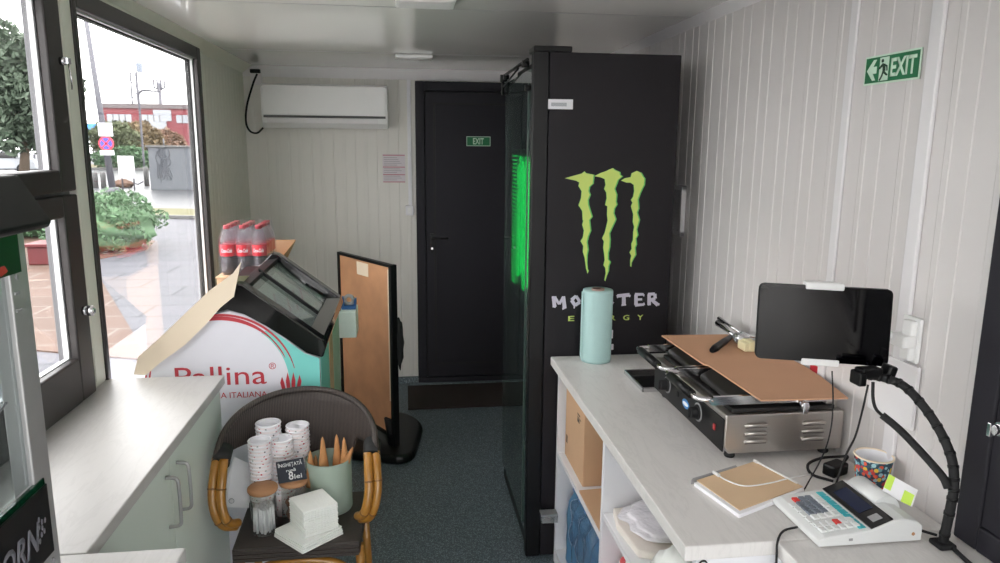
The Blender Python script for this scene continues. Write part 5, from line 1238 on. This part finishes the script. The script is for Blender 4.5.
# napkins
npk = 0
for k in range(4):
    b = MB(); s = .074-.001*k
    b.box((-s, -s, 0), (s, s, .0065)); o = b.build('napkin', 'napkin', bevel=.003, seg=3); o.location = (-.300, 2.052, ZC_+k*.0070); o.rotation_euler.z = .74+.02*(k % 2)
    tag(o, 'white folded napkin in the wide lower layers of the napkin pile', 'napkin', 'lower napkins of the pile')
for k in range(13):
    b = MB(); 
    b.box((-.054, -.058, 0), (.054, .058, .0062)); o = b.build('napkin', 'napkin', bevel=.003, seg=3); o.location = (-.284+.0008*math.sin(k*2.1), 2.060+.0009*math.cos(k*1.3), ZC_+.0288+k*.0064); o.rotation_euler.z = .52+.018*math.sin(k*1.9)
    if k == 12: tag(o, 'topmost white folded napkin of the pile on the chair', 'napkin')
    else: tag(o, 'white folded napkin in the narrow upper stack of the napkin pile', 'napkin', 'upper napkins of the pile')

# ------------------------------------------------------------------ outdoors
ZG = -.3
def gpt(px, py): return at(px, py, 'z', ZG)
b = MB(); b.box((-160, -30, ZG-.2), (60, 160, ZG-.01)); tag(b.build('ground', 'pave'), None, None, kind='structure')
def patch(name, pts, z, m, label, cat, h=.01, kind='structure'):
    b = MB(); b.prism([(p[0], p[1], ZG-.01) for p in pts], (0, 0, z+.01)); o = b.build(name, m); tag(o, None, None, kind=kind)
MT['bounce_ground'] = mat('pale_bounce_ground', (186, 184, 180), .8, var=.06, scale=1.2)
patch('bounce_apron', [(-7, -14), (14, -14), (14, 9), (1.25, 9), (1.25, -1.55), (-1.05, -1.55), (-1.05, 3.6), (-1.6, 4.4), (-7, 4.4)], .006, 'bounce_ground', None, None)  # unseen pale ground, added to bounce daylight up onto the ceiling
patch('brown_paving', [(-5.2, 12.6), (-2.3, 6.6), (-6.0, 8), (-13, 20), (-14, 25), (-6.4, 17.2), (-5.0, 15.2), (-4.75, 14.0)], .004, 'pavered', None, None)
patch('wet_road', [(-16, 24.5), (-5.2, 22.3), (20, 20), (20, 62), (-60, 62), (-60, 30)], .003, 'asphalt', None, None)
patch('lawn_strip', [(-8.2, 20.6), (-5.6, 19.9), (-5.2, 22.2), (-9.5, 23.5)], .03, 'grass', None, None)
patch('lawn_strip', [(-30, 18), (-13.5, 15.5), (-9.5, 13.2), (-7.4, 12.2), (-12, 18.5), (-17, 23.5), (-30, 26)], .02, 'grass', None, None)
patch('far_lawn', [(-90, 58), (-14, 62), (-12, 72), (-90, 72)], .05, 'grass', None, None)
b = MB(); b.box((-60, 57, ZG), (10, 57.5, ZG+.18)); tag(b.build('kerb', 'kerb'), None, None, kind='structure')
b = MB(); b.prism([(-8.3, 20.4, ZG), (-5.0, 19.6, ZG), (-5.0, 19.75, ZG), (-8.3, 20.55, ZG)], (0, 0, .08)); tag(b.build('kerb', 'kerb'), None, None, kind='structure')
def foliage(b, c, rad, n, size, seed, flat=1.0):
    rn = random.Random(seed)
    for _ in range(n):
        while True:
            p = Vector((rn.uniform(-1, 1), rn.uniform(-1, 1), rn.uniform(-1, 1)))
            if .35 < p.length < 1: break
        k = 1+.22*math.sin(p.x*7+seed)*math.sin(p.z*6+p.y*5)
        q = Vector((c[0]+p.x*rad[0]*k, c[1]+p.y*rad[1]*k, c[2]+p.z*rad[2]*k))
        a = Vector((rn.gauss(0, 1), rn.gauss(0, 1), rn.gauss(0, 1)*flat)).normalized(); e = a.cross(Vector((rn.gauss(0, 1), rn.gauss(0, 1), rn.gauss(0, 1)))).normalized()
        s = size*rn.uniform(.6, 1.3)
        v = [b.bm.verts.new(t) for t in (q-a*s, q+e*s*.4, q+a*s, q-e*s*.4)]; b.bm.faces.new(v)
for (px, py, wx, hz, lab, sd) in ((103, 232, .95, .58, 'green juniper bush outside, seen low in the large window', 1), (34, 230, 1.25, .62, 'green juniper bush outside, seen through the lower small window', 2)):
    y = 14.0 if px > 80 else 16.5; c = at(px, py, 'y', y); r = thing('juniper_bush', lab, 'bush', (c.x, y, ZG))
    b = MB(); b.blob((c.x, y, ZG+hz*.7), (wx*.85, wx*.8, hz*.78), sd, .12, 4); b.build('inner_mass', 'leafm', r)
    b = MB(); foliage(b, (c.x, y, ZG+hz*.85), (wx, wx*.9, hz), 9000, .055, sd); tag(b.build('foliage', 'leafm', r, norm=False), kind='stuff')
def tree(px, ptop, pbot, y, wpx, m, lab, sd, n=3500, size=.45, trunk=True):
    t = at(px, ptop, 'y', y); bt = at(px, pbot, 'y', y); wd = wpx/FPX*y*.5
    cz = (t.z+bt.z)/2; hz = (t.z-bt.z)/2
    r = thing('tree', lab, 'tree', (t.x, y, ZG))
    b = MB(); foliage(b, (t.x, y, cz), (wd, wd*.8, hz), n, size, sd); foliage(b, (t.x-wd*.4, y+.5, cz+hz*.2), (wd*.6, wd*.6, hz*.75), n//3, size, sd+50); tag(b.build('foliage', m, r, norm=False), kind='stuff')
    b = MB(); b.tube([(t.x, y, ZG), (t.x+.2, y, bt.z), (t.x, y, cz), (t.x+.3, y, cz+hz*.7)], [.32, .25, .18, .05], 8)
    for k in range(4): a = k*1.7; b.tube([(t.x, y, cz-hz*.5+k*.4), (t.x+wd*.5*math.cos(a), y+wd*.4*math.sin(a), cz+k*.3)], [.12, .03], 6)
    b.build('trunk', 'trunk', r)
tree(8, 30, 150, 48, 90, 'leafd', 'tall dark green tree at the far left of the upper small window', 11, 11000, .26)
tree(44, 52, 155, 58, 56, 'leafd', 'dark green tree right of the taller one in the upper small window', 12, 9000, .28)
tree(112, 122, 158, 62.5, 40, 'leafmix', 'mid-green tree before the left half of the red building', 14, 6000, .2)
tree(137, 122, 158, 67.5, 40, 'leafmix2', 'tree with mixed autumn leaves before the middle of the red building', 15, 6000, .2)
tree(163, 130, 158, 73, 40, 'leafo', 'wide russet tree before the right part of the red building', 16, 7000, .2)
b = MB(); A = at(88, 148, 'y', 57.8); B_ = at(152, 148, 'y', 57.8)
foliage(b, ((A.x+B_.x)/2, 58.6, ZG+.75), ((B_.x-A.x)/2, .6, .9), 4200, .22, 21); tag(b.build('hedge', 'leafm', norm=False), 'long clipped green hedge beyond the road, below the trees', 'hedge', kind='stuff')
# red building
yb = 78
A = at(91, 104, 'y', yb); B_ = at(215, 109, 'y', yb)
r = thing('red_building', 'long flat-roofed red building beyond the road in the large window', 'building', ((A.x+B_.x)/2, yb, ZG))
zt = A.z; x0, x1 = A.x+.6, B_.x+6
b = MB(); b.box((x0, yb, ZG), (x1, yb+14, zt)); b.build('walls', 'brickred', r)
b = MB(); b.box((x0-.1, yb-.15, zt-.35), (x1, yb+14.1, zt+.1)); b.build('roof_edge', 'facadegrey', r)
k = 0; xx = x0+.8
while xx < x1-3:
    if not (xx > at(150, 110, 'y', yb).x and xx < at(174, 110, 'y', yb).x):
        b = MB(); b.box((xx, yb-.06, zt-1.75), (xx+2.3, yb, zt-.95)); w_ = b.build('window', 'facadewin', r)
        b = MB()
        for q in range(1, 4): b.box((xx+q*.575-.04, yb-.09, zt-1.75), (xx+q*.575+.04, yb-.06, zt-.95))
        b.build('mullions', 'facadegrey', w_)
    xx += 3.3
q0 = at(154, 121, 'y', yb); q1 = at(171, 110, 'y', yb); b = MB(); b.box((q0.x, yb-.08, q0.z), (q1.x, yb, q1.z)); b.build('window', 'facadewin', r)
b = MB(); b.box((q0.x-1.2, yb-.3, q0.z-1.2), (q1.x-.5, yb, q0.z-.1)); b.build('balcony', 'facadewin', r)
b = MB(); b.box((x0-1.1, yb+.5, ZG), (x0-.05, yb+8, zt-2.3)); b.build('white_annex', 'sheetw', r)
b = MB(); b.box((x0-1.3, yb+.4, zt-3.4), (x0-.2, yb+.5, zt-1.9)); b.build('blue_panel', 'bluebadge', r)
# masts and lamp posts
def lm(px0, py0, px1, py1, y): return at(px0, py0, 'y', y), at(px1, py1, 'y', y)
r_ = thing('advertising_mast', 'lattice mast with a dark square sign on top beyond the red building', 'mast', at(140, 165, 'y', 95))
a, c = lm(137.5, 72, 140, 165, 95); a.x = c.x = (a.x+c.x)/2-.2; c.z = ZG
b = MB()
for dx, dy in ((-.5, 0), (.5, 0), (0, .8)): b.tube([(c.x+dx, 95+dy, ZG), (c.x+dx*.7, 95+dy, a.z)], .11, 6)
z = ZG
s = 1
while z < a.z-1.2:
    b.tube([(c.x-.5*s, 95, z), (c.x+.5*s, 95, z+1.2)], .06, 5); z += 1.2; s = -s
b.build('lattice', 'polegrey', r_)
q0, q1 = lm(137, 72, 142, 63, 95); b = MB(); b.box((q0.x, 94.7, q0.z), (q1.x, 95.3, q1.z)); b.build('sign_box', 'keyg', r_, .05)
b = MB(); b.box((c.x-1.1, 94.7, a.z-1.9), (c.x-.8, 94.9, a.z-.6)); b.box((c.x+.8, 94.7, a.z-3), (c.x+1.1, 94.9, a.z-1.6)); b.build('antenna_panels', 'white', r_)
r_ = thing('antenna_mast', 'slim antenna mast with forked head beyond the red building', 'mast', at(160, 165, 'y', 110))
a, c = lm(159, 83, 160, 165, 110); b = MB(); b.tube([(a.x, 110, ZG), (a.x, 110, a.z)], [.35, .22], 8); b.build('pole', 'polegrey', r_)
b = MB()
for dx in (-.7, -.25, .25, .7): b.tube([(a.x, 110, a.z-1.0), (a.x+dx, 110, a.z-.6), (a.x+dx, 110, a.z+.5)], .14, 6)
b.build('antennas', 'polegrey', r_)
r_ = thing('street_lamp', 'grey street lamp with short curved arm in front of the red building', 'lamp post', at(144, 160, 'y', 56))
a, c = lm(146.5, 91, 144, 163, 56); b = MB(); b.tube(smooth_path([(c.x, 56, ZG), (c.x, 56, a.z-1), (c.x+.1, 56, a.z-.1), (c.x+.6, 56, a.z+.05), (c.x+.9, 56, a.z)], 5), .08, 8); b.build('pole', 'polegrey', r_)
b = MB(); b.obox((c.x+1.2, 56, a.z), (.7, .25, .12)); b.build('lamp_head', 'polegrey', r_, .03)
# leaning pole with signs
yp = 30
a, c = lm(85, 14, 113, 190, yp); c.z = ZG; a2 = at(100, 125, 'y', yp)
r_ = thing('sign_pole', 'tall grey pole with white and blue road signs outside the large window', 'pole', c)
top = a+(a-c)*.12
b = MB(); b.tube([c, top], [.13, .075], 12); b.build('pole', 'polegrey', r_)
b = MB(); b.cyl((c.x, yp, ZG), (c.x, yp, ZG+.25), .3, .2, 12); b.build('foot', 'polegrey', r_)
q0, q1 = lm(99, 136, 112, 123, yp-.25); b = MB(); b.box((q0.x, yp-.28, q0.z), (q1.x, yp-.25, q1.z)); pl_ = b.build('white_sign', 'paperw', r_)
b = MB()
for k in range(3): b.box((q0.x+.06, yp-.285, q0.z+.1+k*.15), (q1.x-.06, yp-.28, q0.z+.14+k*.15))
b.build('print_lines', 'bluebadge', pl_)
q = at(106.3, 143.5, 'y', yp-.25); b = MB(); b.cyl((q.x, yp-.27, q.z), (q.x, yp-.25, q.z), .28, .28, 28); ns = b.build('no_stopping_sign', 'signred', r_)
b = MB(); b.cyl((q.x, yp-.275, q.z), (q.x, yp-.27, q.z), .215, .215, 28); b.build('blue_field', 'signblue', ns)
b = MB(); 
for s in (-1, 1): b.prism([(q.x-.17, yp-.276, q.z-s*.14-.0), (q.x-.13, yp-.276, q.z-s*.18), (q.x+.17, yp-.276, q.z+s*.14), (q.x+.13, yp-.276, q.z+s*.18)], (0, -.006, 0))
b.build('red_cross', 'signred', ns)
q0, q1 = lm(100.5, 155, 114, 150.5, yp-.25); b = MB(); b.box((q0.x, yp-.28, q0.z), (q1.x, yp-.25, q1.z)); b.build('white_plate', 'paperw', r_)
# bollards
for (px, lab) in ((96.0, 'left of the two grey bollards at the foot of the sign pole'), (104.0, 'right of the two grey bollards at the foot of the sign pole'), (147, 'grey bollard standing before the left edge of the utility box')):
    q = gpt(px, 188 if px < 110 else 186); b = MB(); hh_ = .62 if px < 110 else .8
    b.lathe([(.11, 0), (.11, hh_), (.09, hh_+.08), (.01, hh_+.11)], (q.x, q.y, ZG), 14); tag(b.build('bollard', 'bollard'), lab, 'bollard')
# white notice board with stones below
q = at(127, 168, 'y', 32); r_ = thing('info_board', 'white notice board with small writing between the bollards outside', 'board', (q.x, 32, ZG))
q0, q1 = lm(119.5, 178, 133.5, 156, 32); b = MB(); b.box((q0.x, 31.95, q0.z), (q1.x, 32, q1.z)); bd = b.build('panel', 'paperw', r_)
b = MB()
for k in range(4): b.box((q0.x+.1, 31.94, q1.z-.2-k*.12), (q0.x+.35+.05*(k % 2), 31.95, q1.z-.17-k*.12))
b.build('writing', 'keyg', bd)
b = MB(); b.tube([(q0.x+.08, 32.05, ZG), (q0.x+.08, 32.05, q1.z)], .03, 6); b.tube([(q1.x-.08, 32.05, ZG), (q1.x-.08, 32.05, q1.z)], .03, 6); b.build('posts', 'polegrey', r_)
q = gpt(127, 187); b = MB(); b.blob((q.x, q.y-.5, ZG+.16), (.42, .25, .2), 6, .2, 3); tag(b.build('stone_heap', 'dog'), 'small brown heap on the wet ground below the notice board', 'heap')
b = MB(); p0 = gpt(131, 187); p1 = gpt(146, 187); b.tube([(p0.x, p0.y, ZG+.22), ((p0.x+p1.x)/2, p0.y, ZG+.12), (p1.x-.1, p1.y, ZG+.25)], .035, 6); tag(b.build('chain', 'polegrey'), 'low barrier between the brown heap and the bollard outside', 'barrier')
# utility box with graffiti
q0 = gpt(151, 190); q1 = gpt(193, 190); zt = at(150, 147, 'y', q0.y).z
r_ = thing('utility_box', 'big grey utility cabinet with dark graffiti outside the large window', 'cabinet', ((q0.x+q1.x)/2, q0.y, ZG))
b = MB(); b.box((q0.x, q0.y, ZG), (q1.x+.3, q0.y+2.2, zt)); b.build('body', 'utility', r_, .02)
b = MB(); b.box((q0.x-.08, q0.y-.08, zt), (q1.x+.4, q0.y+2.3, zt+.07)); b.build('roof', 'kerb', r_)
b = MB(); rn = random.Random(9); gx = q0.x+.62; gz = ZG+1.35
for k in range(9):
    pts = [(gx+rn.uniform(-.3, .3), q0.y-.012, gz+rn.uniform(-1.0, .55)) for _ in range(4)]
    b.tube(smooth_path(pts, 5), .014, 5)
b.torus((gx, q0.y-.012, gz+.2), .24, .025, 'y', 18, 5); b.torus((gx+.05, q0.y-.012, gz-.15), .2, .022, 'y', 18, 5)
b.build('graffiti', 'graffiti', r_)
b = MB(); b.tube([(gx-.05, q0.y+.3, zt), (gx-.05, q0.y+.3, zt+.35)], .03, 6); b.build('vent_pipe', 'polegrey', r_)
# dark red planter and parked cars
q = at(38, 256, 'y', 15.5)
r_ = thing('red_planter', 'low dark red planter box outside the lower small window', 'planter', (q.x, 15.5, ZG))
q0 = at(28, 262, 'y', 12.2); q1 = at(56, 247, 'y', 12.2)
b = MB(); b.box((q0.x, 12.2, ZG), (q1.x, 12.7, q1.z)); b.build('body', 'darkred', r_, .02)
b = MB(); b.box((q0.x-.04, 12.16, q1.z), (q1.x+.04, 12.74, q1.z+.05)); b.build('rim', 'darkred', r_, .01)
for (px, lab) in ((6, 'pale parked car far outside beneath the dark green trees'),):
    q = gpt(px, 172); q = at(px, 168, 'y', 50); r_ = thing('car', lab, 'car', (q.x, 50, ZG))
    b = MB(); pr = [(-2.1, .3), (2.1, .3), (2.15, .75), (1.3, .95), (.8, 1.42), (-1.0, 1.42), (-1.7, .95), (-2.15, .85)]
    b.prism([(q.x+x, 49.2, ZG+z) for x, z in pr], (0, 1.7, 0)); b.build('body', 'carw', r_, .12, 3)
    b = MB(); b.prism([(q.x+x, 49.17, ZG+z) for x, z in ((1.1, .98), (.72, 1.34), (-.95, 1.34), (-1.5, .98))], (0, 1.76, 0)); b.build('side_windows', 'blackgloss', r_)
    for dx in (-1.3, 1.35):
        b = MB(); b.cyl((q.x+dx, 49.15, ZG+.32), (q.x+dx, 49.4, ZG+.32), .32); b.build('wheel', 'blackmatte', r_)
for k in range(5):
    q = at(5+k*10, 163, 'y', 57); b = MB(); b.tube([(q.x, 57, ZG), (q.x, 57, ZG+1.1)], .06, 6)
    tag(b.build('fence_post', 'polegrey'), 'slim grey post in the row of posts beneath the dark green trees', 'post', 'row of posts beyond the road')
a, c = lm(38, 85, 41, 165, 45); b = MB(); b.tube([(c.x, 45, ZG), (a.x, 45, a.z)], [.12, .07], 8); tag(b.build('lamp_pole', 'kerb'), 'pale lamp pole in front of the dark trees in the upper small window', 'pole')

# ------------------------------------------------------------------ light: overcast sky
w = bpy.data.worlds.new('overcast'); sc.world = w; w.use_nodes = True
n = w.node_tree.nodes; l = w.node_tree.links; bg = n['Background']
tc = n.new('ShaderNodeTexCoord'); sx = n.new('ShaderNodeSeparateXYZ'); l.new(tc.outputs['Generated'], sx.inputs[0])
cr = n.new('ShaderNodeValToRGB'); cr.color_ramp.elements[0].position = 0; cr.color_ramp.elements[0].color = (.86, .86, .86, 1); cr.color_ramp.elements[1].position = .7; cr.color_ramp.elements[1].color = (1, .985, .975, 1)
l.new(sx.outputs[2], cr.inputs[0]); l.new(cr.outputs[0], bg.inputs[0]); bg.inputs[1].default_value = 3.2
sc.view_settings.view_transform = 'Standard'; sc.view_settings.look = 'None'; sc.view_settings.gamma = 1; sc.view_settings.use_curve_mapping = False
sc.view_settings.exposure = 1.32
sc.cycles.max_bounces = 14; sc.cycles.diffuse_bounces = 8; sc.cycles.transparent_max_bounces = 32; sc.cycles.glossy_bounces = 5
bpy.context.view_layer.update()
